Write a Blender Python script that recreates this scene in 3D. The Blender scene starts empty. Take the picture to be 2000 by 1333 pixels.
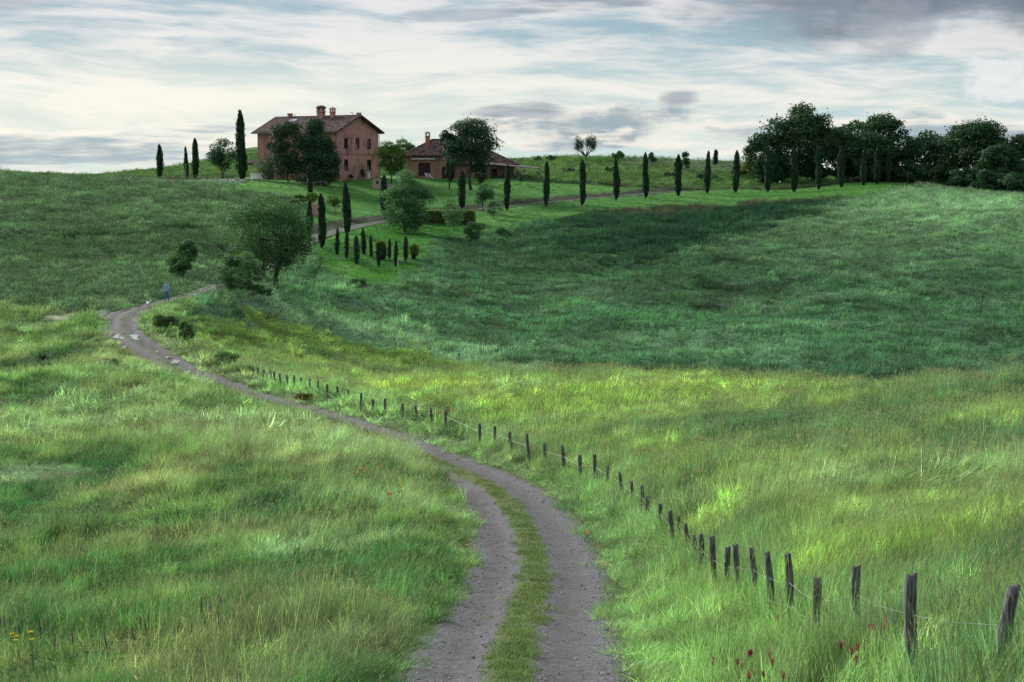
import bpy, math, random
import numpy as np
from mathutils import Vector, Matrix, kdtree

random.seed(7)
rng = np.random.default_rng(7)
C = bpy.context.scene.collection
sc = bpy.context.scene
R = math.radians

# ------------------------------------------------------------------ camera, world, sun, exposure
F = 3333.0                     # focal length in pixels of a 2000 px wide picture (60 mm on 36 mm)
VH = 345.0                     # row of the horizon
PITCH = math.atan((666.5 - VH) / F)
cam = bpy.data.cameras.new('camera'); cam.lens = 60.0; cam.sensor_width = 36.0
cam.clip_start = 0.2; cam.clip_end = 20000
cam_o = bpy.data.objects.new('camera', cam); C.objects.link(cam_o)
cam_o.location = (0, 0, 0); cam_o.rotation_euler = (math.pi / 2 - PITCH, 0, 0)
sc.camera = cam_o

SUN_AZ, SUN_EL = R(-42), R(27)          # azimuth from +Y towards +X
sun = bpy.data.lights.new('sun', 'SUN'); sun.energy = 5.0; sun.angle = R(14); sun.color = (1.0, 0.95, 0.86)
sun_o = bpy.data.objects.new('sun', sun); C.objects.link(sun_o)
sd = Vector((math.sin(SUN_AZ) * math.cos(SUN_EL), math.cos(SUN_AZ) * math.cos(SUN_EL), math.sin(SUN_EL)))
sun_o.rotation_euler = (-sd).to_track_quat('-Z', 'Y').to_euler()

sc.view_settings.view_transform = 'Standard'; sc.view_settings.look = 'None'
sc.view_settings.exposure = 0.36; sc.view_settings.gamma = 1.0; sc.view_settings.use_curve_mapping = False
sc.cycles.use_denoising = True
sc.cycles.max_bounces = 6; sc.cycles.diffuse_bounces = 3; sc.cycles.glossy_bounces = 2
sc.cycles.transmission_bounces = 3; sc.cycles.transparent_max_bounces = 4

class NT:
    """small helper to write node trees"""
    def __init__(s, tree): s.t = tree
    def n(s, typ, **kw):
        nd = s.t.nodes.new(typ)
        ins = kw.pop('ins', {})
        for k, v in kw.items(): setattr(nd, k, v)
        for k, v in ins.items():
            if isinstance(v, bpy.types.NodeSocket): s.t.links.new(v, nd.inputs[k])
            else: nd.inputs[k].default_value = v
        return nd
    def m(s, op, a, b=None, c=None, clamp=False):
        nd = s.t.nodes.new('ShaderNodeMath'); nd.operation = op; nd.use_clamp = clamp
        for i, v in enumerate((a, b, c)):
            if v is None: continue
            if isinstance(v, bpy.types.NodeSocket): s.t.links.new(v, nd.inputs[i])
            else: nd.inputs[i].default_value = v
        return nd.outputs[0]
    def mix(s, f, a, b, mode='MIX'):
        nd = s.t.nodes.new('ShaderNodeMix'); nd.data_type = 'RGBA'; nd.blend_type = mode
        for i, v in ((0, f), (6, a), (7, b)):
            if isinstance(v, bpy.types.NodeSocket): s.t.links.new(v, nd.inputs[i])
            else: nd.inputs[i].default_value = (tuple(v) + (1,)) if isinstance(v, tuple) and len(v) == 3 else v
        return nd.outputs[2]
    def ss(s, x, a, b):
        nd = s.t.nodes.new('ShaderNodeMapRange'); nd.interpolation_type = 'SMOOTHSTEP'
        s.t.links.new(x, nd.inputs[0]); nd.inputs[1].default_value = a; nd.inputs[2].default_value = b
        return nd.outputs[0]
    def noise(s, vec, scale, detail=4, rough=0.55, w=0.0, dist=0.0, dim='3D'):
        nd = s.n('ShaderNodeTexNoise', noise_dimensions=dim, ins={'Vector': vec, 'Scale': scale, 'Detail': detail, 'Roughness': rough, 'Distortion': dist})
        return nd.outputs[0]

world = bpy.data.worlds.new('World'); sc.world = world; world.use_nodes = True
W = NT(world.node_tree); world.node_tree.nodes.clear()
tc = W.n('ShaderNodeTexCoord'); sep = W.n('ShaderNodeSeparateXYZ', ins={0: tc.outputs['Generated']})
X, Y, Z = sep.outputs
az = W.m('ARCTAN2', X, Y)
hyp = W.m('SQRT', W.m('ADD', W.m('MULTIPLY', X, X), W.m('MULTIPLY', Y, Y)))
el = W.m('ARCTAN2', Z, hyp)
U = W.m('MULTIPLY', az, 3.333)            # -1..1 over the width of the view
E = W.m('MULTIPLY', el, 9.66)             # 0 horizon .. 1 at the top of the view
def vec(a, b, w=0.0):
    return W.n('ShaderNodeCombineXYZ', ins={0: W.m('ADD', a, w * 3.7), 1: W.m('ADD', b, w * 1.9)}).outputs[0]
def wn(a, b, w, detail, rough=0.56, dist=0.0):
    return W.noise(vec(a, b, w), 1.0, detail, rough, dist=dist, dim='2D')
# slightly tilted streaks of high cloud
warp = wn(W.m('MULTIPLY', U, 1.5), W.m('MULTIPLY', E, 1.2), 3.0, 2)
Et = W.m('ADD', W.m('ADD', E, W.m('MULTIPLY', U, 0.10)), W.m('MULTIPLY', warp, 0.22))
s1 = wn(W.m('MULTIPLY', U, 1.7), W.m('MULTIPLY', Et, 4.6), 1.3, 8, 0.60, 0.25)
s3_ = wn(W.m('MULTIPLY', U, 5.0), W.m('MULTIPLY', Et, 13.0), 4.3, 5, 0.62, 0.3)
streak = W.ss(W.m('ADD', W.m('MULTIPLY', s1, 0.72), W.m('MULTIPLY', s3_, 0.28)), 0.38, 0.60)
sky = W.n('ShaderNodeTexSky', sky_type='NISHITA', sun_disc=False, sun_elevation=SUN_EL, sun_rotation=SUN_AZ,
          air_density=1.0, dust_density=2.0, ozone_density=1.0)
hi = W.mix(W.ss(E, 0.0, 1.1), (0.93, 0.93, 0.84), (0.78, 0.77, 0.80))
gap = W.mix(W.ss(E, 0.0, 1.0), (0.60, 0.76, 0.75), (0.30, 0.46, 0.56))
col = W.mix(streak, gap, hi)
# paler, warmer cloud towards the sun on the left
gl = W.m('MULTIPLY', W.ss(W.m('ABSOLUTE', W.m('ADD', U, 0.55)), 1.1, 0.0), W.ss(W.m('ABSOLUTE', W.m('SUBTRACT', E, 0.38)), 0.42, 0.0))
col = W.mix(W.m('MULTIPLY', gl, 0.5), col, (0.97, 0.96, 0.84))
# a soft veil of thicker grey above, heaviest on the right
v1 = wn(W.m('MULTIPLY', U, 2.2), W.m('MULTIPLY', E, 2.0), 5.5, 5, 0.6, 0.4)
vt = W.m('ADD', W.m('MULTIPLY', v1, 0.9), W.m('ADD', W.m('MULTIPLY', W.ss(E, 0.55, 1.25), 0.30), W.m('MULTIPLY', W.ss(U, -0.4, 1.2), 0.12)))
col = W.mix(W.m('MULTIPLY', W.m('MULTIPLY', W.ss(vt, 0.66, 0.98), 0.8), W.ss(E, 3.2, 1.5)), col, (0.28, 0.31, 0.38))
col = W.mix(W.ss(E, 1.4, 4.0), col, (0.72, 0.74, 0.76))
# cumulus with lit tops and blue-grey bellies; the two noises are shared by all banks
nA = wn(W.m('MULTIPLY', U, 6.5), W.m('MULTIPLY', E, 4.2), 7.7, 5, 0.58, 0.2)
nAb = wn(W.m('MULTIPLY', U, 6.5), W.m('ADD', W.m('MULTIPLY', E, 4.2), 0.16), 7.7, 4, 0.58, 0.2)
nB = wn(W.m('MULTIPLY', U, 3.2), W.m('MULTIPLY', E, 9.0), 2.2, 5, 0.56)
nBb = wn(W.m('MULTIPLY', U, 3.2), W.m('ADD', W.m('MULTIPLY', E, 9.0), 0.35), 2.2, 4, 0.56)
nC = wn(W.m('MULTIPLY', U, 3.0), W.m('MULTIPLY', E, 2.0), 11.9, 5, 0.6)
def cpx(col, ua, va, ub, vb, n0, n1, thr, tint=(0.20, 0.29, 0.37), soft=0.06, top=(0.93, 0.88, 0.80), amt=0.85, k=0.22):
    cu, ru = ((ua + ub) / 2 - 1000) / 1000, (ub - ua) / 2000; ce, re = (VH - (va + vb) / 2) / 345, (vb - va) / 690
    du = W.m('DIVIDE', W.m('SUBTRACT', U, cu), ru); d2 = W.m('DIVIDE', W.m('SUBTRACT', E, ce), re)
    r2 = W.m('MULTIPLY', W.m('ADD', W.m('POWER', W.m('ABSOLUTE', du), 2.5), W.m('MULTIPLY', d2, d2)), k)
    ma = W.ss(W.m('SUBTRACT', n0, r2), thr, thr + soft)
    if n1 is None: return W.mix(W.m('MULTIPLY', ma, amt), col, tint)
    mb = W.ss(W.m('SUBTRACT', n1, r2), thr - 0.01, thr + soft + 0.06)
    return W.mix(W.m('MULTIPLY', ma, amt), col, W.mix(mb, top, tint))
col = cpx(col, -900, 236, 660, 352, nB, nBb, 0.30, (0.32, 0.45, 0.54), soft=0.16, top=(0.97, 0.93, 0.86), amt=0.9)
nM = W.m('ADD', W.m('MULTIPLY', nA, 0.55), W.m('MULTIPLY', nB, 0.45)); nMb = W.m('ADD', W.m('MULTIPLY', nAb, 0.55), W.m('MULTIPLY', nBb, 0.45))
col = cpx(col, 850, 190, 1440, 312, nM, nMb, 0.35, (0.27, 0.37, 0.45), soft=0.12, top=(0.95, 0.90, 0.83), amt=0.85)
col = cpx(col, 1150, 214, 2300, 335, nM, nMb, 0.33, (0.42, 0.51, 0.57), soft=0.14, top=(0.97, 0.92, 0.85), amt=0.85)
col = cpx(col, 900, 196, 1130, 240, nB, nBb, 0.30, (0.20, 0.28, 0.36), soft=0.2, top=(0.5, 0.55, 0.6), amt=0.8)
col = cpx(col, 1265, 176, 1372, 214, nM, nMb, 0.28, (0.20, 0.28, 0.36), soft=0.3, top=(0.4, 0.46, 0.52), amt=0.7, k=0.34)
col = cpx(col, 1240, 212, 3200, 330, nB, nBb, 0.36, (0.38, 0.48, 0.54), soft=0.10, top=(0.95, 0.90, 0.82))
col = cpx(col, 1430, -150, 2900, 100, nC, None, 0.16, (0.15, 0.17, 0.24), soft=0.34, amt=0.92)
col = cpx(col, 930, -50, 1340, 30, nB, None, 0.26, (0.22, 0.29, 0.38), soft=0.28, amt=0.8)
col = cpx(col, 780, 20, 1060, 62, nB, None, 0.36, (0.25, 0.34, 0.44), soft=0.2, amt=0.6)
dk = W.m('MULTIPLY', W.m('MULTIPLY', W.m('MULTIPLY', W.ss(E, 0.62, 1.02), W.ss(E, 3.0, 1.5)), W.m('MULTIPLY', W.ss(U, 0.20, 0.75), W.ss(U, 2.6, 1.6))), W.ss(nC, 0.18, 0.5))
col = W.mix(W.m('MULTIPLY', dk, 0.82), col, (0.17, 0.20, 0.265))
dk2 = W.m('MULTIPLY', W.m('MULTIPLY', W.m('MULTIPLY', W.ss(E, 0.70, 1.25), W.ss(E, 3.0, 1.5)), W.m('MULTIPLY', W.ss(U, -0.55, -1.05), W.ss(U, -2.6, -1.6))), W.ss(nC, 0.25, 0.6))
col = W.mix(W.m('MULTIPLY', dk2, 0.7), col, (0.34, 0.37, 0.44))
col = cpx(col, -700, -80, 240, 36, nC, None, 0.26, (0.30, 0.34, 0.42), soft=0.3, amt=0.7)
col = cpx(col, 1850, 85, 1975, 215, nA, None, 0.24, (0.95, 0.93, 0.92), soft=0.2, amt=0.7)
col = cpx(col, 1640, 10, 1790, 135, nA, None, 0.20, (0.36, 0.39, 0.46), soft=0.4, amt=0.7)
cover = 0.93
bg1 = W.n('ShaderNodeBackground', ins={'Color': sky.outputs[0], 'Strength': 0.10})
bg2 = W.n('ShaderNodeBackground', ins={'Color': col, 'Strength': 0.79})
mx = W.n('ShaderNodeMixShader', ins={0: cover, 1: bg1.outputs[0], 2: bg2.outputs[0]})
W.n('ShaderNodeOutputWorld', ins={0: mx.outputs[0]})
world.cycles.sampling_method = 'MANUAL'; world.cycles.sample_map_resolution = 512

# ------------------------------------------------------------------ terrain as a height function
def remap(D):
    D = np.asarray(D, float)
    return np.where(D < 200, D, 200 + (D - 200) * 0.78)
_cp, _sp = math.cos(PITCH), math.sin(PITCH)
def ray(u, v):
    """direction through a picture point, scaled to y = 1 -> (x/y, z/y)"""
    cx = (u - 1000.0) / F; cy = (666.5 - v) / F
    yy = _cp + cy * _sp; zz = -_sp + cy * _cp
    return cx / yy, zz / yy
COLS = {
 -400: [(1600,19),(1333,29),(1150,42),(1000,58),(850,82),(740,108),(660,135),(600,160),(560,182),(500,218),(430,262),(380,302),(345,345),(330,375),(350,470),(366,650)],
 0: [(1600,20),(1333,30),(1150,43),(1000,59),(850,84),(740,110),(660,134),(600,157),(560,178),(500,215),(430,260),(380,300),(348,345),(338,372),(352,470),(366,650)],
 130: [(1333,29),(1150,42),(1000,57),(850,81),(740,107),(660,131),(612,150),(560,178),(500,215),(430,262),(380,302),(352,335),(347,360),(347,400),(352,470),(366,650)],
 250: [(1333,28),(1150,40),(1000,54),(850,78),(750,102),(700,118),(660,126),(620,136),(590,150),(550,180),(480,225),(410,278),(366,322),(354,350),(352,380),(340,440),(347,520),(366,650)],
 380: [(1333,27),(1150,39),(1000,53),(850,79),(775,98),(728,115),(700,122),(650,136),(600,146),(572,156),(520,195),(450,245),(400,292),(369,325),(357,345),(353,375),(340,410),(323,450),(345,540),(366,650)],
 500: [(1333,26),(1150,38),(1000,52),(900,66),(820,88),(768,107),(730,125),(690,138),(650,147),(600,158),(562,176),(500,228),(440,275),(400,305),(371,330),(357,352),(353,375),(338,405),(300,450),(287,475),(340,540),(366,650)],
 620: [(1333,25),(1150,37),(1000,51),(900,67),(840,83),(800,96),(760,111),(725,130),(700,145),(660,162),(600,188),(540,222),(500,245),(464,270),(430,298),(395,325),(366,350),(352,375),(338,410),(305,460),(366,650)],
 750: [(1333,25),(1150,37),(1000,50),(930,62),(870,77),(845,83),(800,97),(760,110),(756,122),(748,138),(722,150),(690,165),(650,178),(600,195),(550,220),(520,240),(490,258),(455,285),(434,305),(420,318),(385,345),(358,370),(350,378),(340,420),(320,460),(366,650)],
 1000: [(1600,18),(1333,24),(1200,34),(1100,44),(1000,55),(930,66),(870,77),(800,91),(766,105),(747,117),(760,132),(730,150),(700,170),(650,190),(600,208),(550,232),(500,262),(450,298),(420,325),(404,338),(385,352),(362,368),(352,378),(335,410),(318,440),(366,650)],
 1120: [(1600,17.5),(1333,22.5),(1200,31),(1100,40),(1000,52),(930,62),(850,77),(780,92),(758,104),(741,114),(758,130),(732,150),(700,169),(650,188),(600,206),(550,230),(500,260),(450,294),(420,322),(394,348),(375,362),(357,378),(335,410),(313,440),(366,650)],
 1250: [(1500,15.5),(1333,20),(1200,27.5),(1100,36),(1000,47),(900,62),(820,78),(776,93),(743,109),(764,128),(750,150),(712,165),(650,186),(600,203),(550,226),(500,255),(450,290),(425,315),(404,333),(384,358),(372,366),(362,378),(350,392),(330,415),(316,440),(366,650)],
 1500: [(1500,14.3),(1333,18),(1200,24),(1100,31),(1000,42),(900,56),(820,72),(780,88),(750,106),(774,125),(758,145),(725,158),(650,182),(560,217),(480,265),(430,300),(397,330),(385,355),(374,376),(371,384),(350,408),(335,430),(322,455),(366,650)],
 1750: [(1500,13.3),(1333,16.5),(1200,21.7),(1100,28),(1000,37),(900,50),(820,66),(770,80),(778,96),(798,115),(794,135),(738,152),(650,178),(560,212),(480,255),(420,292),(375,340),(358,385),(353,420),(352,470),(366,650)],
 2000: [(1500,12.4),(1333,15),(1200,20),(1100,26),(1000,34),(900,46),(820,60),(770,72),(762,88),(792,108),(765,130),(728,150),(650,175),(560,208),(480,248),(420,283),(391,312),(386,350),(384,400),(372,650)],
 2400: [(1500,11.8),(1333,14.3),(1200,19),(1100,25),(1000,33),(900,44),(820,58),(770,70),(757,86),(790,108),(765,130),(728,150),(650,175),(560,208),(480,248),(420,283),(395,312),(390,350),(388,400),(374,650)],
}
_pts, _val = [], []
for u, lst in COLS.items():
    for v, D in lst:
        a, e = ray(u, v); a = (u - 1000.0) / F
        _pts.append((a * 2.2, math.log(float(remap(D))))); _val.append(e)
    _pts.append(((u - 1000.0) / F * 2.2, math.log(1500.0))); _val.append(-0.0115)
_pts = np.array(_pts); _val = np.array(_val)
def _U(r2): return np.where(r2 > 1e-12, 0.5 * r2 * np.log(np.maximum(r2, 1e-12)), 0.0)
_n = len(_pts)
_K = _U(((_pts[:, None] - _pts[None]) ** 2).sum(-1)) + np.eye(_n) * 2e-4
_P = np.hstack([np.ones((_n, 1)), _pts])
_A = np.block([[_K, _P], [_P.T, np.zeros((3, 3))]])
_w = np.linalg.solve(_A, np.concatenate([_val, np.zeros(3)]))
def _tps(a, l):
    out = np.empty(a.size)
    q = np.stack([a.ravel() * 2.2, l.ravel()], 1)
    for i in range(0, len(q), 20000):
        s = q[i:i + 20000]
        k = _U((s[:, None, 0] - _pts[None, :, 0]) ** 2 + (s[:, None, 1] - _pts[None, :, 1]) ** 2)
        out[i:i + 20000] = k @ _w[:_n] + _w[_n] + s @ _w[_n + 1:]
    return out.reshape(a.shape)
YN = 14.0
def z_base(x, y):
    x, y = np.broadcast_arrays(np.asarray(x, float), np.asarray(y, float))
    yc = np.clip(y, YN, 1500.0)
    a = np.clip(x / np.maximum(y, YN), -0.42, 0.42)
    z = _tps(a, np.log(yc)) * yc
    t = np.clip((YN - y) / (YN + 4.0), 0, 1)
    return z * (1 - t) + (-1.75) * t
_wv = [(rng.uniform(0, math.tau), rng.uniform(0, math.tau)) for _ in range(40)]
def swell(x, y, lam, k0=0, n=7, ax=1.0):
    """smooth pseudo-random undulation of wavelength about lam, range about -1..1"""
    s = 0
    for i in range(n):
        th, ph = _wv[(k0 + i) % 40]; f = math.tau / lam * (0.6 + 0.9 * ((i * 0.37) % 1.0))
        s = s + np.sin((x * math.cos(th) * ax + y * math.sin(th)) * f + ph + 1.7 * np.sin((x * math.sin(th + 1) * ax + y * math.cos(th + 1)) * f * 0.43 + ph * 2))
    return s / math.sqrt(n)

# ---- road centre line (u, raw D)
ROAD_PX = [(992,1333),(1028,1200),(1046,1100),(1003,1000),(950,950),(845,901),(757,864),(665,831),(563,800),(462,771),(415,749),(345,726),(315,702),(284,682),(252,663),(236,645),(238,628),(245,616),(262,607),(285,600),(322,593),(360,583),(400,571),(432,559),(468,547),(540,510),(612,467),(680,447)]
ROAD = [(740,304),(800,314),(900,328),(1000,339),(1100,348),(1200,356),(1300,365),(1400,375),(1480,384),(1560,391),(1620,400),(1662,416),(1700,450)]
def chain(pts, step=0.35):
    P = np.array(pts, float); out = []
    Q = np.vstack([2 * P[0] - P[1], P, 2 * P[-1] - P[-2]])
    for i in range(1, len(Q) - 2):
        p0, p1, p2, p3 = Q[i - 1:i + 3]
        n = max(2, int(np.linalg.norm(p2 - p1) / step))
        for k in range(n):
            t = k / n
            out.append(0.5 * ((2 * p1) + (-p0 + p2) * t + (2 * p0 - 5 * p1 + 4 * p2 - p3) * t * t + (-p0 + 3 * p1 - 3 * p2 + p3) * t ** 3))
    out.append(P[-1])
    return np.array(out)
def wxy(u, D):
    D = float(remap(D)); return ((u - 1000.0) / F * D, D)
def resample(P, step):
    d = np.concatenate([[0], np.cumsum(np.linalg.norm(np.diff(P, axis=0), axis=1))])
    s = np.arange(0, d[-1], step)
    return np.stack([np.interp(s, d, P[:, i]) for i in range(P.shape[1])], 1)
_D = np.exp(np.linspace(math.log(13.0), math.log(420.0), 1500))
def hit_xy(u, v, dmin):
    a, e = ray(u, v); Ds = _D[_D >= dmin]; zz = z_base(a * Ds, Ds); ok = np.nonzero(zz >= e * Ds)[0]
    D = float(Ds[ok[0]]) if len(ok) else float(Ds[int(np.argmin(np.abs(zz - e * Ds)))])
    return (a * D, D)
_rp = []; _dm = 13.0
for u, v in ROAD_PX:
    q = hit_xy(u, v, _dm * (1.0 if v > 640 else 0.97)); _dm = max(_dm, q[1] * 0.96); _rp.append(q)
road = resample(chain([(0.1, -22), (0.05, -5), (-0.1, 10)] + _rp + [wxy(u, D) for u, D in ROAD]), 0.4)
_k = np.ones(9) / 9
for _ in range(3):
    pad = np.vstack([np.repeat(road[:1], 4, 0), road, np.repeat(road[-1:], 4, 0)])
    road = np.stack([np.convolve(pad[:, i], _k, 'valid') for i in range(2)], 1)
def smooth1(z, n):
    p = np.concatenate([np.repeat(z[:1], n), z, np.repeat(z[-1:], n)])
    return np.convolve(p, np.ones(2 * n + 1) / (2 * n + 1), 'valid')
road_z = smooth1(z_base(road[:, 0], road[:, 1]), 8)
track = resample(chain([wxy(222, 137.5), wxy(190, 140), wxy(130, 146), wxy(95, 149)]), 0.4)
track_z = smooth1(z_base(track[:, 0], track[:, 1]), 5)
kd = kdtree.KDTree(len(road))
for i, p in enumerate(road): kd.insert((p[0], p[1], 0), i)
kd.balance()
kd2 = kdtree.KDTree(len(track))
for i, p in enumerate(track): kd2.insert((p[0], p[1], 0), i)
kd2.balance()
tan = np.gradient(road, axis=0); tan /= np.linalg.norm(tan, axis=1)[:, None]
def road_off(x, y, lim=9.0):
    """signed offset from the road's centre (right of travel positive) and the road's height there"""
    x = np.asarray(x, float); y = np.asarray(y, float)
    off = np.full(x.shape, 99.0); rz = np.zeros(x.shape)
    xf, yf, of, rf = x.ravel(), y.ravel(), off.ravel(), rz.ravel()
    for i in range(len(xf)):
        co, j, d = kd.find((xf[i], yf[i], 0))
        if d < lim:
            dx, dy = xf[i] - road[j, 0], yf[i] - road[j, 1]
            of[i] = math.copysign(d, dx * tan[j, 1] - dy * tan[j, 0]); rf[i] = road_z[j]
        else: of[i] = math.copysign(d, (xf[i] - road[j, 0]) * tan[j, 1] - (yf[i] - road[j, 1]) * tan[j, 0])
    return of.reshape(x.shape), rf.reshape(x.shape)
def sstep(x, a, b):
    t = np.clip((x - a) / (b - a), 0, 1); return t * t * (3 - 2 * t)
def z_ground(x, y, full=False, off=None):
    x, y = np.broadcast_arrays(np.asarray(x, float), np.asarray(y, float))
    z = z_base(x, y)
    if off is None: off, rz = road_off(x, y)
    else: off, rz = off
    b = np.abs(off)
    # undulation: stronger in the wild fields, none on road and lawns
    wild = sstep(b, 2.0, 6.0) * (1 - sstep(y, 255, 275)) * sstep(y, 4, 20) + 0.0
    relief = 0.16 * swell(x, y, 7.0, 0) + 0.28 * swell(x, y, 22.0, 9) * sstep(y, 30, 60)
    relief = relief * np.where((x > 0) & (y > 80) & (y < 125), 0.45, 1.0)
    z = z + wild * relief
    # low bank on the left of the road in the near bend
    k = 1 - sstep(b, 1.9, 6.0)
    z = z * (1 - k * (b < 9)) + rz * k * (b < 9)
    z = z + 0.55 * np.exp(-((off + 3.6) / 1.2) ** 2) * sstep(y, 56, 66) * (1 - sstep(y, 108, 118)) + 0.35 * np.exp(-((off + 3.4) / 1.1) ** 2) * sstep(y, 26, 34) * (1 - sstep(y, 50, 60))
    z = z + 0.45 * np.exp(-((off - 3.4) / 1.3) ** 2) * sstep(y, 60, 70) * (1 - sstep(y, 180, 200))
    return (z, off) if full else z
_D2 = np.exp(np.linspace(math.log(13.0), math.log(420.0), 700))
def zg(x, y): return float(z_ground(np.array([x]), np.array([y]))[0])
_D = np.exp(np.linspace(math.log(13.0), math.log(420.0), 1500))
def hit(u, v, dmin=13.0, raw=False):
    """ground point under a picture point, first crossing beyond dmin"""
    a, e = ray(u, v)
    Ds = _D2[_D2 >= dmin]
    zz = z_ground(a * Ds, Ds)
    ok = np.nonzero(zz >= e * Ds)[0]
    i = ok[0] if len(ok) else int(np.argmin(np.abs(zz - e * Ds)))
    D = Ds[i]
    if 0 < i:
        f0 = zz[i - 1] - e * Ds[i - 1]; f1 = zz[i] - e * Ds[i]
        if f1 > f0 and f0 < 0: D = Ds[i - 1] + (Ds[i] - Ds[i - 1]) * (-f0) / (f1 - f0)
    return Vector((a * D, D, zg(a * D, D)))
def px2m(D): return D / F
# ------------------------------------------------------------------ mesh helpers and materials
def new_mesh(name, V, Fc, mats, mi=None, smooth=False):
    me = bpy.data.meshes.new(name)
    me.from_pydata([tuple(v) for v in V], [], Fc)
    for m in (mats if isinstance(mats, (list, tuple)) else [mats]): me.materials.append(m)
    if mi is not None: me.polygons.foreach_set('material_index', mi)
    if smooth: me.polygons.foreach_set('use_smooth', [True] * len(me.polygons))
    me.update(); return me
def quads_mesh(name, V, nq, mat, smooth=False):
    """V: (4*nq,3) numpy, one quad for every four points"""
    me = bpy.data.meshes.new(name)
    me.vertices.add(4 * nq); me.vertices.foreach_set('co', V.astype(np.float32).ravel())
    me.loops.add(4 * nq); me.loops.foreach_set('vertex_index', np.arange(4 * nq, dtype=np.int32))
    me.polygons.add(nq); me.polygons.foreach_set('loop_start', np.arange(0, 4 * nq, 4, dtype=np.int32))
    me.materials.append(mat); me.update(calc_edges=True); return me
def link(name, me, parent=None, loc=None, rot=None):
    o = bpy.data.objects.new(name, me); C.objects.link(o)
    if parent: o.parent = parent
    if loc is not None: o.location = loc
    if rot is not None: o.rotation_euler = rot
    return o
def tag(o, label=None, cat=None, group=None, kind=None):
    if label: o['label'] = label
    if cat: o['category'] = cat
    if group: o['group'] = group
    if kind: o['kind'] = kind
    return o
def thing(name, label, cat, loc=(0, 0, 0), rotz=0.0, group=None):
    o = bpy.data.objects.new(name, None); C.objects.link(o)
    o.location = loc; o.rotation_euler = (0, 0, rotz); o.empty_display_size = 0.3
    return tag(o, label, cat, group)
def copy_tree(o, parent=None):
    c = o.copy(); C.objects.link(c)
    if parent: c.parent = parent
    for ch in o.children: copy_tree(ch, c)
    return c

class MB:
    def __init__(s): s.V = []; s.F = []; s.M = []
    def add(s, V, Fc, m=0):
        b = len(s.V); s.V += [tuple(v) for v in V]; s.F += [tuple(b + i for i in f) for f in Fc]; s.M += [m] * len(Fc)
    def box(s, x0, x1, y0, y1, z0, z1, m=0, M=None):
        V = [Vector(p) for p in ((x0,y0,z0),(x1,y0,z0),(x1,y1,z0),(x0,y1,z0),(x0,y0,z1),(x1,y0,z1),(x1,y1,z1),(x0,y1,z1))]
        if M is not None: V = [M @ p for p in V]
        s.add(V, [(0,3,2,1),(4,5,6,7),(0,1,5,4),(1,2,6,5),(2,3,7,6),(3,0,4,7)], m)
    def tube(s, P, r, n=6, m=0, cap=True):
        P = [Vector(p) for p in P]; V = []
        if not isinstance(r, (list, tuple)): r = [r] * len(P)
        for i, p in enumerate(P):
            d = (P[min(i + 1, len(P) - 1)] - P[max(i - 1, 0)]).normalized()
            a = d.orthogonal().normalized() if abs(d.z) > 0.9 else d.cross(Vector((0, 0, 1))).normalized()
            if abs(d.z) > 0.9: a = (Vector((1, 0, 0)) - d * d.x).normalized()
            b = d.cross(a)
            for k in range(n):
                t = math.tau * k / n
                V.append(p + (a * math.cos(t) + b * math.sin(t)) * r[i])
        Fc = [(i * n + k, i * n + (k + 1) % n, (i + 1) * n + (k + 1) % n, (i + 1) * n + k) for i in range(len(P) - 1) for k in range(n)]
        if cap: Fc += [tuple(range(n - 1, -1, -1)), tuple((len(P) - 1) * n + k for k in range(n))]
        s.add(V, Fc, m)
    def lathe(s, prof, n=12, m=0, M=None):
        V = []
        for r, z in prof:
            for k in range(n):
                t = math.tau * k / n; p = Vector((r * math.cos(t), r * math.sin(t), z)); V.append(M @ p if M else p)
        Fc = [(i * n + k, i * n + (k + 1) % n, (i + 1) * n + (k + 1) % n, (i + 1) * n + k) for i in range(len(prof) - 1) for k in range(n)]
        Fc += [tuple(range(n - 1, -1, -1)), tuple((len(prof) - 1) * n + k for k in range(n))]
        s.add(V, Fc, m)
    def build(s, name, mats, parent=None, loc=None, rot=None, smooth=False):
        return link(name, new_mesh(name, s.V, s.F, mats, s.M, smooth), parent, loc, rot)

def mat(name):
    m = bpy.data.materials.new(name); m.use_nodes = True; m.node_tree.nodes.clear()
    t = NT(m.node_tree); out = t.n('ShaderNodeOutputMaterial'); t.out = out
    return m, t
def simple(name, c1, c2=None, scale=3.0, rough=0.8, bump=0.0, metal=0.0, detail=5, stretch=None, island=0.0, spec=0.3):
    m, t = mat(name)
    tcx = t.n('ShaderNodeTexCoord').outputs['Object']
    if stretch: tcx = t.n('ShaderNodeMapping', ins={'Vector': tcx, 'Scale': stretch}).outputs[0]
    nz = t.noise(tcx, scale, detail)
    col = t.mix(t.ss(nz, 0.3, 0.7), c1, c2 or c1)
    if island:
        g = t.n('ShaderNodeNewGeometry').outputs['Random Per Island']
        col = t.mix(1.0, col, t.n('ShaderNodeCombineColor', ins={0: (q := t.m('ADD', 1 - island, t.m('MULTIPLY', g, 2 * island))), 1: q, 2: q}).outputs[0], 'MULTIPLY')
    ins = {'Base Color': col, 'Roughness': rough, 'Metallic': metal, 'Specular IOR Level': spec}
    if bump: ins['Normal'] = t.n('ShaderNodeBump', ins={'Height': nz, 'Strength': bump, 'Distance': 0.05}).outputs[0]
    p = t.n('ShaderNodeBsdfPrincipled', ins=ins)
    t.t.links.new(p.outputs[0], t.out.inputs[0]); return m
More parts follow.
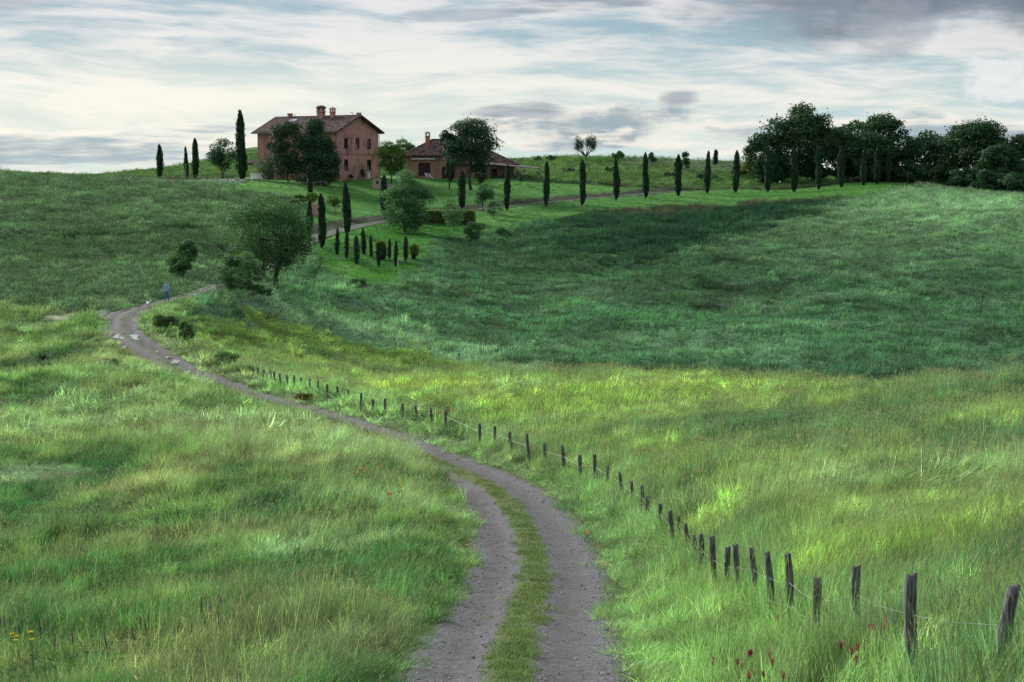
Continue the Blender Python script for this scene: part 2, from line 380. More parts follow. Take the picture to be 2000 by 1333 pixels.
def foliage(name, c1, c2, trans=0.3, scale=0.6):
    m, t = mat(name)
    g = t.n('ShaderNodeNewGeometry').outputs['Random Per Island']
    nz = t.noise(t.n('ShaderNodeTexCoord').outputs['Object'], scale, 3)
    f = t.m('ADD', t.m('MULTIPLY', t.ss(nz, 0.3, 0.7), 0.55), t.m('MULTIPLY', g, 0.45))
    col = t.mix(f, c1, c2)
    oi = t.n('ShaderNodeObjectInfo').outputs['Random']
    hs = t.n('ShaderNodeHueSaturation', ins={'Hue': t.m('ADD', 0.49, t.m('MULTIPLY', oi, 0.02)), 'Saturation': 1.0, 'Value': t.m('ADD', 0.85, t.m('MULTIPLY', oi, 0.3)), 'Color': col}).outputs[0]
    d = t.n('ShaderNodeBsdfPrincipled', ins={'Base Color': hs, 'Roughness': 0.65, 'Specular IOR Level': 0.12})
    tr = t.n('ShaderNodeBsdfTranslucent', ins={'Color': t.mix(1.0, hs, (0.95, 1.3, 0.65), 'MULTIPLY')})
    mx = t.n('ShaderNodeMixShader', ins={0: trans, 1: d.outputs[0], 2: tr.outputs[0]})
    t.t.links.new(mx.outputs[0], t.out.inputs[0]); return m

# grass: colour comes with each clump (instancer attribute), graded from root to tip
def grass_mat():
    m, t = mat('grass_blades')
    gc = t.n('ShaderNodeAttribute', attribute_type='INSTANCER', attribute_name='gcol').outputs['Color']
    tt = t.n('ShaderNodeAttribute', attribute_type='GEOMETRY', attribute_name='t').outputs['Fac']
    rnd = t.n('ShaderNodeNewGeometry').outputs['Random Per Island']
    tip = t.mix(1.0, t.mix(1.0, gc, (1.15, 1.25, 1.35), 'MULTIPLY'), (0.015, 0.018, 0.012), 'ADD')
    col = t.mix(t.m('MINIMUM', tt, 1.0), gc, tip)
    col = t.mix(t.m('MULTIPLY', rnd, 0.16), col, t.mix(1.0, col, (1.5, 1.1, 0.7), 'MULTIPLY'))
    seed = t.ss(tt, 1.2, 1.8)
    col = t.mix(t.m('MULTIPLY', seed, 0.8), col, (0.36, 0.34, 0.24))
    v = t.m('ADD', 0.50, t.m('MULTIPLY', t.m('POWER', rnd, 1.5), 1.15))
    col = t.mix(1.0, col, t.n('ShaderNodeCombineColor', ins={0: v, 1: v, 2: v}).outputs[0], 'MULTIPLY')
    d = t.n('ShaderNodeBsdfPrincipled', ins={'Base Color': col, 'Roughness': 0.75, 'Specular IOR Level': 0.10})
    tr = t.n('ShaderNodeBsdfTranslucent', ins={'Color': t.mix(1.0, col, (1.05, 1.2, 0.7), 'MULTIPLY')})
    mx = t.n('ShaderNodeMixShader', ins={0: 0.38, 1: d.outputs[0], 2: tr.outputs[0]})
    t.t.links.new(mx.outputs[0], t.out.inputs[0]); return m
GRASS = grass_mat()
def ground_mat():
    m, t = mat('meadow_ground')
    gc = t.n('ShaderNodeAttribute', attribute_type='GEOMETRY', attribute_name='gcol').outputs['Color']
    p = t.n('ShaderNodeNewGeometry').outputs['Position']
    n1 = t.noise(p, 1.3, 6, 0.65); n2 = t.noise(p, 9.0, 4, 0.7); n3 = t.noise(p, 0.22, 4, 0.6)
    mot = t.m('ADD', t.m('MULTIPLY', n1, 0.45), t.m('ADD', t.m('MULTIPLY', n2, 0.3), t.m('MULTIPLY', n3, 0.25)))
    f = t.ss(mot, 0.36, 0.64)
    v = t.m('ADD', 0.62, t.m('MULTIPLY', f, 0.62))
    col = t.mix(1.0, gc, t.n('ShaderNodeCombineColor', ins={0: v, 1: v, 2: v}).outputs[0], 'MULTIPLY')
    col = t.mix(t.m('MULTIPLY', t.ss(n3, 0.55, 0.75), 0.25), col, (0.14, 0.12, 0.06))
    hgt = t.m('ADD', t.m('MULTIPLY', n1, 0.6), t.m('MULTIPLY', n2, 0.25))
    b = t.n('ShaderNodeBump', ins={'Height': hgt, 'Strength': 0.8, 'Distance': 0.35}).outputs[0]
    pr = t.n('ShaderNodeBsdfPrincipled', ins={'Base Color': col, 'Roughness': 0.9, 'Specular IOR Level': 0.1, 'Normal': b})
    t.t.links.new(pr.outputs[0], t.out.inputs[0]); return m
GROUND = ground_mat()
def gravel_mat():
    m, t = mat('road_gravel')
    uv = t.n('ShaderNodeUVMap', uv_map='UVMap').outputs[0]
    sx = t.n('ShaderNodeSeparateXYZ', ins={0: uv}); a, s, _ = sx.outputs    # a: metres off the centre, s: metres along
    p = t.n('ShaderNodeNewGeometry').outputs['Position']
    fine = t.noise(p, 55.0, 3, 0.75); mid = t.noise(p, 6.0, 6, 0.7); big = t.noise(p, 0.9, 4, 0.6)
    vor = t.n('ShaderNodeTexVoronoi', ins={'Vector': p, 'Scale': 24.0}).outputs['Distance']
    vorc = t.n('ShaderNodeTexVoronoi', ins={'Vector': p, 'Scale': 24.0}).outputs['Color']
    dust = t.mix(t.ss(mid, 0.3, 0.7), (0.050, 0.048, 0.050), (0.108, 0.101, 0.105))
    stone = t.mix(t.n('ShaderNodeSeparateXYZ', ins={0: vorc}).outputs[0], (0.032, 0.034, 0.041), (0.150, 0.156, 0.180))
    # wheel lanes: smoother and browner in the middle of each lane
    lane = t.ss(t.m('ABSOLUTE', t.m('SUBTRACT', t.m('ABSOLUTE', a), 0.90)), 0.42, 0.12)
    sn = t.noise(t.n('ShaderNodeCombineXYZ', ins={0: t.m('MULTIPLY', a, 1.5), 1: t.m('MULTIPLY', s, 0.25)}).outputs[0], 1.6, 6, 0.65)
    lf = t.m('MULTIPLY', lane, t.ss(sn, 0.30, 0.55))
    col = t.mix(t.m('ADD', 0.12, t.m('MULTIPLY', lf, 0.75)), stone, dust)
    vv = t.m('ADD', 0.72, t.m('MULTIPLY', t.m('ADD', t.m('MULTIPLY', fine, 0.5), t.m('MULTIPLY', big, 0.5)), 0.56))
    col = t.mix(1.0, col, t.n('ShaderNodeCombineColor', ins={0: vv, 1: vv, 2: vv}).outputs[0], 'MULTIPLY')
    # ruts pressed across the lane
    rip = t.n('ShaderNodeTexWave', wave_type='BANDS', bands_direction='Y', ins={'Vector': uv, 'Scale': 0.9, 'Distortion': 5.0, 'Detail': 3.0, 'Detail Scale': 2.0}).outputs[1]
    # green middle strip and edges
    en = t.noise(t.n('ShaderNodeCombineXYZ', ins={0: a, 1: s}).outputs[0], 2.4, 5, 0.7)
    aw = t.m('ADD', t.m('ABSOLUTE', t.m('SUBTRACT', a, -0.02)), t.m('MULTIPLY', t.m('SUBTRACT', en, 0.5), 0.7))
    far = t.ss(s, 128.0, 150.0)
    g1 = t.m('MULTIPLY', t.ss(aw, 0.44, 0.30), t.m('SUBTRACT', 1.0, t.m('MULTIPLY', far, t.ss(big, 0.62, 0.42))))
    g2 = t.ss(t.m('ADD', t.m('ABSOLUTE', a), t.m('MULTIPLY', t.m('SUBTRACT', en, 0.5), 0.9)), 1.50, 1.72)
    gg = t.m('MAXIMUM', g1, g2)
    gcol = t.mix(t.ss(mid, 0.35, 0.65), (0.040, 0.085, 0.026), (0.095, 0.125, 0.045))
    col = t.mix(gg, col, gcol)
    h = t.m('ADD', t.m('MULTIPLY', vor, 0.5), t.m('ADD', t.m('MULTIPLY', fine, 0.4), t.m('MULTIPLY', rip, 0.25)))
    b = t.n('ShaderNodeBump', ins={'Height': h, 'Strength': 0.7, 'Distance': 0.04}).outputs[0]
    b2 = t.n('ShaderNodeBump', ins={'Height': mid, 'Strength': 0.5, 'Distance': 0.12, 'Normal': b}).outputs[0]
    pr = t.n('ShaderNodeBsdfPrincipled', ins={'Base Color': col, 'Roughness': 0.85, 'Specular IOR Level': 0.2, 'Normal': b2})
    t.t.links.new(pr.outputs[0], t.out.inputs[0]); return m
GRAVEL = gravel_mat()

# ------------------------------------------------------------------ zones of vegetation (albedo of each clump)
def curve(pts, from_px=True, dmin=13.0):
    us, ds = [], []
    for p in pts:
        us.append(p[0])
        if p[1] == 0: ds.append(float(remap(p[2])))
        else: ds.append(hit(p[0], p[1], p[2] if len(p) == 3 else dmin).y)
    return np.array(us), np.array(ds)
FENCE_D = curve([(420,712),(485,728),(600,752),(705,785),(842,815),(940,845),(1033,885),(1135,925),(1236,968),(1310,1045),(1400,1140),(1500,1180),(1600,1235),(1680,1250),(1780,1310),(1950,0,10.5)])
CREST_D = curve([(430,0,134),(480,0,137),(620,0,145),(750,0,150),(850,0,150),(930,0,146),(1000,0,132),(1250,0,113),(1500,0,110),(1750,0,102),(2000,0,94),(2400,0,92)])
MID_D = curve([(380,625,100),(470,630,100),(560,640,100),(645,655,100),(770,673,100),(896,702,100),(960,724,100),(1000,0,140),(2400,0,100)], dmin=130)
VALLEY_D = curve([(-400,585),(0,590),(130,612),(200,628),(240,612),(330,590),(430,552),(470,540)], dmin=120)
LAWN_D = curve([(380,0,345),(480,372),(560,0,330),(590,400,200),(600,480,200),(640,540,170),(760,560,170),(820,520,200),(840,480,200),(900,465,230),(1000,440,230),(1175,420,230),(1300,412,230),(1400,402,230),(1500,395,230),(1680,388,230),(1760,372,230),(1800,364,230),(2400,0,420)], dmin=165)
BANK_D = curve([(800,520,160),(1000,500,160),(1175,520,160),(1300,520,160),(1400,480,160),(1500,452,160),(1600,420,160),(1680,400,160),(1760,372,160),(2400,0,420)], dmin=160)
LAWN2_D = curve([(-400,0,372),(230,0,376),(500,0,392),(750,0,400),(900,0,395),(1020,354,300),(1100,358,300),(1250,366,300),(1400,372,300),(1500,371,300),(1600,366,300),(1660,356,300),(1800,0,400),(2400,0,400)], dmin=270)
_tab = rng.uniform(-1, 1, (256, 256))
def vnoise(x, y):
    xi = np.floor(x).astype(int); yi = np.floor(y).astype(int); fx = x - xi; fy = y - yi
    fx = fx * fx * (3 - 2 * fx); fy = fy * fy * (3 - 2 * fy)
    g = lambda a, b: _tab[a % 256, b % 256]
    return (g(xi, yi) * (1 - fx) + g(xi + 1, yi) * fx) * (1 - fy) + (g(xi, yi + 1) * (1 - fx) + g(xi + 1, yi + 1) * fx) * fy
def fbm(x, y, lam, k=0, octs=4, ax=1.0, gain=0.55):
    s = 0; a = 1.0; f = 1.0 / lam; th = 0.5 + k
    for i in range(octs):
        c, d = math.cos(th) , math.sin(th)
        xx = x * ax; s = s + a * vnoise((xx * c - y * d) * f + 17.3 * k + i * 5.1, (xx * d + y * c) * f + 9.7 * k - i * 3.3); a *= gain; f *= 2.03; th += 0.9
    return s * 1.7
def near_u(x, y): return 1000 + F * x / np.maximum(y, 8)
BLOBS = []
for u, v, w, hh, wg, kd_ in [(100,960,250,90,.95,0),(190,905,220,50,.8,0),(60,1050,240,50,.9,0),(200,1005,160,50,.9,0),(500,930,210,36,.95,0),(530,985,170,60,.95,0),(440,1015,90,36,.8,0),(660,1120,260,60,.6,0),(250,1165,760,22,.5,0),
        (60,780,210,44,.8,0),(190,790,130,28,.9,0),(100,700,180,50,.8,0),(70,640,160,30,.8,0),(30,850,170,36,.9,0),(330,700,110,24,.5,0),(450,1055,760,34,.7,1),(330,950,150,120,.55,1),(240,765,220,40,.45,1),(560,1240,500,110,.5,1),(60,925,170,30,.6,2),(520,880,300,60,.45,1),(620,1080,300,50,.4,2)]:
    c0, ca, cb = hit(u, v), hit(u, v - hh / 2), hit(u, v + hh / 2)
    BLOBS.append((c0.x, c0.y, w / 2 * c0.y / F, max(0.5, (ca.y - cb.y) / 2), wg, [(0.040, 0.098, 0.034), (0.215, 0.185, 0.085), (0.27, 0.30, 0.17)][kd_], [0.35, 0.0, 0.1][kd_]))
BLOBS2 = []
for u, v, w, hh, wg, kd_ in [(1600,850,560,90,.8,0),(1860,800,300,60,.7,0),(1250,850,260,40,.7,0),(1120,748,160,24,.6,0),(1900,900,240,50,.6,0),(1400,930,300,40,.5,0),(1750,1065,420,56,.5,1),(1300,775,700,44,.5,1),(880,775,520,50,.7,1),(1950,960,200,50,.5,1),(1450,1010,260,40,.4,1)]:
    c0, ca, cb = hit(u, v), hit(u, v - hh / 2), hit(u, v + hh / 2)
    BLOBS2.append((c0.x, c0.y, w / 2 * c0.y / F, max(0.5, (ca.y - cb.y) / 2), wg, [(0.095, 0.150, 0.070), (0.40, 0.42, 0.085)][kd_], 0))
def zones(x, y, off):
    """per point: albedo (n,3), height of the growth, kind (0 wild, 1 crop, 2 short)"""
    u = near_u(x, y)
    jit = 1.8 * fbm(x, y, 5.0, 7, 3) * np.clip(y / 130, 0.2, 1.6)
    yy = y + jit
    f = lambda c: np.interp(u, c[0], c[1])
    n = len(x); col = np.zeros((n, 3)); h = np.full(n, 0.6); kind = np.zeros(n, int)
    s1 = fbm(x, y, 6.0, 1, 5, ax=0.4); s2 = fbm(x, y, 16.0, 2, 4, ax=0.45); s3 = fbm(x, y, 1.8, 3, 3, ax=0.7); s4 = fbm(x, y, 30.0, 4, 4, ax=0.7)
    def P(c, a, f2): return c * (1 - f2[:, None]) + np.array(a) * f2[:, None]
    pale, lush, tanc, yel = (0.270, 0.290, 0.150), (0.055, 0.110, 0.034), (0.280, 0.225, 0.105), (0.26, 0.32, 0.075)
    # left meadow
    m = np.tile(np.array([0.160, 0.195, 0.068]), (n, 1))
    m = P(m, pale, sstep(s1 + 0.4 * s3, 0.25, 1.3) * 0.75)
    m = P(m, tanc, sstep(s2 + 0.3 * s3, 0.3, 1.4) * 0.6)
    m = P(m, tuple(0.8 * q for q in tanc), sstep(s4, 0.3, 1.1) * 0.35)
    m = P(m, lush, sstep(-s1 + 0.5 * s3 + 0.3 * s4, 0.20, 0.95) * 0.92)
    hm = 0.62 + 0.10 * s3 - 0.16 * sstep(-s1 + 0.5 * s3, 0.35, 1.3)
    col[:] = m; h[:] = hm
    for cx, cy, rx, ry, wgt, cc, hk in BLOBS:
        d2 = ((x - cx) / rx) ** 2 + ((y - cy) / ry) ** 2 + 0.38 * s1 + 0.22 * s3
        k_ = (1 - sstep(d2, 0.35, 1.15)) * wgt; m = P(m, cc, k_); hm = hm * (1 - k_ * hk)
    col[:] = m; h[:] = hm
    # verge between road and fence
    v = (off > 0)
    mv = np.tile(np.array([0.175, 0.220, 0.080]), (n, 1))
    mv = P(mv, tuple(0.85 * q for q in pale), sstep(s1 + s3 * 0.5, 0.1, 1.2) * 0.55)
    mv = P(mv, tuple(0.9 * q for q in tanc), sstep(s2 + .4 * s1, 0.2, 1.1) * 0.4)
    mv = P(mv, (0.14, 0.22, 0.055), sstep(s2, 0.1, 1.1) * (y < 60) * 0.4)
    mv = P(mv, lush, sstep(-s3, 0.7, 1.5) * 0.6)
    col[v] = mv[v]
    # crop beyond the fence up to the crest
    fd = f(FENCE_D)
    c = v & (yy > fd + 0.3) & (u > 470) 
    mc = np.tile(np.array([0.250, 0.270, 0.078]), (n, 1))
    mc = P(mc, (0.37, 0.42, 0.105), sstep(s4 * 0.3 + sstep(y, 74, 106) * 1.0 + 0.25 * s1, 0.3, 1.2) * 0.85)
    mc = P(mc, (0.085, 0.145, 0.060), sstep(-s1 + 0.7 * s3 + 0.25 * sstep(u, 1300, 1900), 0.35, 1.1) * 0.85)
    mc = P(mc, (0.25, 0.29, 0.17), sstep(s1 - 0.8 * s3, 0.6, 1.5) * 0.5)
    mc = P(mc, (0.170, 0.220, 0.085), (1 - sstep(y - fd, 0, 18)) * 0.75)
    mc = P(mc, (0.25, 0.27, 0.15), sstep(s3 + .4 * s1, 0.5, 1.4) * 0.5)
    for cx, cy, rx, ry, wgt, cc, hk in BLOBS2:
        d2 = ((x - cx) / rx) ** 2 + ((y - cy) / ry) ** 2 + 0.5 * s1 + 0.3 * s3
        mc = P(mc, cc, (1 - sstep(d2, 0.3, 1.2)) * wgt)
    col[c] = mc[c]; kind[c] = 1; h[c] = (0.62 + 0.04 * s3)[c]
    # beyond the crest
    cd = f(CREST_D)
    far = v & (yy > cd + 1) & (u > 380) | ((yy > f(VALLEY_D)) & (u < 480) & (y > 125)) | (y > 178)
    right = far & (off > 3)
    # left hill
    ml = np.tile(np.array([0.105, 0.140, 0.086]), (n, 1))
    ml = P(ml, (0.160, 0.215, 0.130), sstep(s1 + 0.5 * s3, 0.0, 1.3) * 0.7)
    ml = P(ml, (0.052, 0.085, 0.044), sstep(-s2 - 0.4 * s3, 0.3, 1.4) * 0.7)
    col[far] = ml[far]; h[far] = 0.7; kind[far] = 0
    # far slope on the right
    mr = np.tile(np.array([0.072, 0.132, 0.076]), (n, 1))
    mr = P(mr, (0.140, 0.195, 0.125), sstep(s1 + 0.8 * s3, 0.1, 1.5) * 0.75)
    mr = P(mr, (0.052, 0.072, 0.038), sstep(-s2 * 0.7 - 0.7 * s3, 0.4, 1.5) * 0.8)
    mr = P(mr, (0.240, 0.300, 0.190), sstep(u, 1300, 1850) * sstep(y, 205, 270) * 0.75)
    mr = mr * (1 + 0.30 * np.clip(s4, -1, 1.4))[:, None]
    tr_ = np.abs(vnoise((x * 0.75 + y * 0.66) / 5.0 + 0.6 * s4, (y * 0.75 - x * 0.66) / 40.0 + 9.0)); msk = sstep(u, 1180, 1350) * (1 - sstep(y, 250, 300)) * sstep(y, 165, 185)
    mr = mr * 1.10 * (1 - 0.60 * (1 - sstep(tr_, 0.02, 0.16)) * msk * sstep(s2, -0.5, 0.5))[:, None]
    mr = P(mr, (0.14, 0.20, 0.125), (1 - sstep(np.abs(vnoise((x * 0.75 + y * 0.66) / 5.0 + 3.3 + 0.6 * s4, (y * 0.75 - x * 0.66) / 40.0)), 0.02, 0.14)) * msk * 0.5)
    lift = 0.55 * sstep(off, 1, 4) * (1 - sstep(u, 620, 1000)) * (1 - sstep(y, 172, 200))  # cloud-lit brightness of this shaded slope put into the albedo
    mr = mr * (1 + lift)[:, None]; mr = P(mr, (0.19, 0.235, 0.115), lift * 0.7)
    r = far & (u > 380) & ((off > 3) | (u > 900))
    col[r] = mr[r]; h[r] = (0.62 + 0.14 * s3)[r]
    # bank under the drive, its shade put into a darker albedo
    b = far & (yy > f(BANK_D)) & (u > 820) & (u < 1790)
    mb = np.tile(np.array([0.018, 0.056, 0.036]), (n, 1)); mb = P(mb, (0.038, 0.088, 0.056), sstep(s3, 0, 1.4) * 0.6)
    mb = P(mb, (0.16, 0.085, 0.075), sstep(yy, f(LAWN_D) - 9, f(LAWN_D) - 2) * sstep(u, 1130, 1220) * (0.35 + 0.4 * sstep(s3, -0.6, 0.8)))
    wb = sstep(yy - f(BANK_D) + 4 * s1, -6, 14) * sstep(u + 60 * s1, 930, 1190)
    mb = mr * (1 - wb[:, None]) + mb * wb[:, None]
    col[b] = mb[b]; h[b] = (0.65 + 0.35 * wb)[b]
    # strip of fields in the hollow, missing sunlight made up by brighter colour
    q = v & (yy > cd + 1) & (yy < f(MID_D)) & (u > 380) & (u < 980)
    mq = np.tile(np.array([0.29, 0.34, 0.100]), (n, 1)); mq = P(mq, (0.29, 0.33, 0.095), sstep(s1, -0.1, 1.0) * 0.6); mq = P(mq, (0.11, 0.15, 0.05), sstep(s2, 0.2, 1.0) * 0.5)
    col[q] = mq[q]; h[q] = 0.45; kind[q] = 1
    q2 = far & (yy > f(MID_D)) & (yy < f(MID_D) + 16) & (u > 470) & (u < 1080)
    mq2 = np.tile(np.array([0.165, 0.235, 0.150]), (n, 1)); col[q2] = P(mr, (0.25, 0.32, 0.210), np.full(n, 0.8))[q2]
    # lawns
    ld, l2 = f(LAWN_D), f(LAWN2_D)
    lw = (yy > ld) & (y < l2) & (u > 380) & (u < 1800) & (y > 150)
    mw = np.tile(np.array([0.085, 0.200, 0.040]), (n, 1))
    mw = P(mw, (0.15, 0.25, 0.055), sstep(s1 + 0.3 * s2, 0.0, 1.2) * 0.6)
    mw = P(mw, (0.055, 0.13, 0.032), sstep(-s1, 0.4, 1.3) * 0.5)
    mw = P(mw, (0.20, 0.22, 0.10), sstep(u, 640, 700) * (1 - sstep(u, 900, 1000)) * (1 - sstep(y, 262, 285)) * sstep(off * -1, 1, 7) * 0.5)
    col[lw] = mw[lw]; h[lw] = 0.14; kind[lw] = 2
    ew = lw & (off > 3) & (u < 900); h[ew] = 0.32
    # cut earth bank above the drive
    eb = lw & (off < -2.1) & (off > -5.5) & (u > 590) & (u < 1330)
    col[eb] = (0.082, 0.072, 0.045)
    # hillside behind the farm
    bh = (y > l2 + 1.0) | ((y > 300) & (u < 380)) & (y > 330)
    mh = np.tile(np.array([0.105, 0.165, 0.058]), (n, 1)); mh = P(mh, (0.165, 0.205, 0.085), sstep(s1 + 0.4 * s3, 0, 1.2) * 0.7); mh = P(mh, (0.085, 0.100, 0.048), sstep(-s3, 0.5, 1.4) * 0.7)
    mh = P(mh, (0.17, 0.17, 0.13), ((u > 1220) & (u < 1560) & (y > 372)) * 0.8)
    col[bh] = mh[bh]; h[bh] = 0.5; kind[bh] = 0
    # pool terrace on the left
    pt = (u > 225) & (u <= 640) & (y > f(TERR_D)) & (y < l2 - 14)
    col[pt] = np.array([0.13, 0.27, 0.045]); h[pt] = 0.08; kind[pt] = 2
    # mown edge of the road
    ve = (np.abs(off) < 2.5) & ~((off < 0) & (y > 57) & (y < 117))
    h[ve] = np.minimum(h[ve], 0.32)
    gv = (off > 1.6) & (off < 2.9) & (y < 75); h[gv] *= 0.7
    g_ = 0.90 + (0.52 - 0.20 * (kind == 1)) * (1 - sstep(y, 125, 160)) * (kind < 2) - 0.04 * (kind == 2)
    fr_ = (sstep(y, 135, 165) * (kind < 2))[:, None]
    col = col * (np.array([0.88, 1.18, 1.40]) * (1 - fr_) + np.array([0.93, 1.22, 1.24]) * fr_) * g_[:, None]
    return np.clip(col, 0.01, 0.5), h, kind, u
TERR_D = curve([(225,0,346),(300,0,343),(380,0,340),(440,0,338),(500,0,338),(560,0,340),(600,0,345),(645,0,352)])

# ------------------------------------------------------------------ terrain mesh
rows = np.concatenate([[-60, -35, -20, -10, -4, 0, 4, 8], np.exp(np.linspace(math.log(11), math.log(400), 620)), np.exp(np.linspace(math.log(404), math.log(900), 60)), [1100, 1500, 2200, 3500, 6000, 9000]])
cols = np.concatenate([[-30, -9, -3, -1.4, -0.8, -0.6, -0.5], np.linspace(-0.45, 0.45, 330), [0.5, 0.6, 0.8, 1.4, 3, 9, 30]])
wid = np.maximum(rows, 14.0)
GX = cols[None, :] * wid[:, None]; GY = np.repeat(rows[:, None], len(cols), 1)
offg, rzg = road_off(GX, GY)
GZ = z_ground(GX, GY, off=(offg, rzg))
low = (1 - sstep(np.abs(offg), 1.55, 2.25)) * (0.10 + 0.0016 * np.maximum(GY, 0))
GZ = GZ - low
tcl = np.array([kd2.find((a, b, 0))[2] if (b > 120 and b < 190 and a < -20) else 99 for a, b in zip(GX.ravel(), GY.ravel())]).reshape(GX.shape)
GZ = GZ - 0.25 * (1 - sstep(tcl, 0.6, 1.2))
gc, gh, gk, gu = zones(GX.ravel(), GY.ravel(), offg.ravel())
nr, nc = GX.shape
V = np.stack([GX, GY, GZ], -1).reshape(-1, 3)
idx = np.arange(nr * nc).reshape(nr, nc)
Q = np.stack([idx[:-1, :-1], idx[:-1, 1:], idx[1:, 1:], idx[1:, :-1]], -1).reshape(-1, 4)
me = bpy.data.meshes.new('meadow_ground')
me.vertices.add(len(V)); me.vertices.foreach_set('co', V.astype(np.float32).ravel())
me.loops.add(Q.size); me.loops.foreach_set('vertex_index', Q.astype(np.int32).ravel())
me.polygons.add(len(Q)); me.polygons.foreach_set('loop_start', np.arange(0, Q.size, 4, dtype=np.int32))
me.polygons.foreach_set('use_smooth', np.ones(len(Q), bool))
me.update(calc_edges=True)
at_ = me.attributes.new('gcol', 'FLOAT_COLOR', 'POINT')
soil = np.where((gk == 2)[:, None], gc * 0.95, gc * (0.72 - 0.32 * (1 - sstep(V[:, 1], 90, 170)))[:, None])  # nearer ground darker: shade between the blades put into its colour
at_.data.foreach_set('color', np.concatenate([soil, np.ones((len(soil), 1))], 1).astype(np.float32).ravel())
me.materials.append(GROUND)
tag(link('ground', me), kind='structure')

# ------------------------------------------------------------------ road and side track as draped strips
def road_w(y): return 1.0 - 0.20 * sstep(y, 90, 150)
def ribbon(name, P, Zc, prof, m):
    T = np.gradient(P, axis=0); T /= np.linalg.norm(T, axis=1)[:, None]
    Nn = np.stack([T[:, 1], -T[:, 0]], 1)
    s = np.concatenate([[0], np.cumsum(np.linalg.norm(np.diff(P, axis=0), axis=1))])
    a = np.array([p[0] for p in prof]); dz = np.array([p[1] for p in prof])
    XY = P[:, None, :] + Nn[:, None, :] * (a[None, :, None] * road_w(P[:, 1])[:, None, None] if name == 'gravel_road' else a[None, :, None])
    bump = 0.02 * swell(XY[..., 0], XY[..., 1], 1.7, 5) + 0.012 * swell(XY[..., 0], XY[..., 1], 0.8, 15)
    Zz = Zc[:, None] + dz[None] + bump
    V = np.concatenate([XY, Zz[..., None]], -1).reshape(-1, 3)
    n, k = len(P), len(prof)
    Fc = [(i * k + j, i * k + j + 1, (i + 1) * k + j + 1, (i + 1) * k + j) for i in range(n - 1) for j in range(k - 1)]
    me = new_mesh(name, V, Fc, m, smooth=True)
    uvl = me.uv_layers.new(name='UVMap')
    uv = np.stack([np.repeat(a[None], n, 0), np.repeat(s[:, None], k, 1)], -1).reshape(-1, 2)
    li = np.empty(len(me.loops), int); me.loops.foreach_get('vertex_index', li)
    uvl.data.foreach_set('uv', uv[li].astype(np.float32).ravel())
    return tag(link(name, me), kind='structure')
prof = [(-2.3, -0.55), (-2.0, -0.10), (-1.7, 0.0), (-1.4, 0.025), (-1.15, -0.01), (-0.85, -0.035), (-0.6, -0.01), (-0.4, 0.04), (-0.2, 0.065), (0, 0.075), (0.2, 0.06), (0.42, 0.03), (0.65, -0.01), (0.9, -0.035), (1.15, -0.01), (1.45, 0.03), (1.75, 0.05), (2.05, -0.06), (2.4, -0.55)]
ribbon('gravel_road', road, road_z, prof, GRAVEL)
ribbon('side_path', track, track_z, [(-1.0, -0.5), (-0.6, -0.02), (-0.3, 0.0), (0, 0.01), (0.3, 0.0), (0.6, -0.02), (1.0, -0.5)], simple('track_earth', (0.045, 0.080, 0.030), (0.085, 0.105, 0.05), 2.0, bump=0.4))
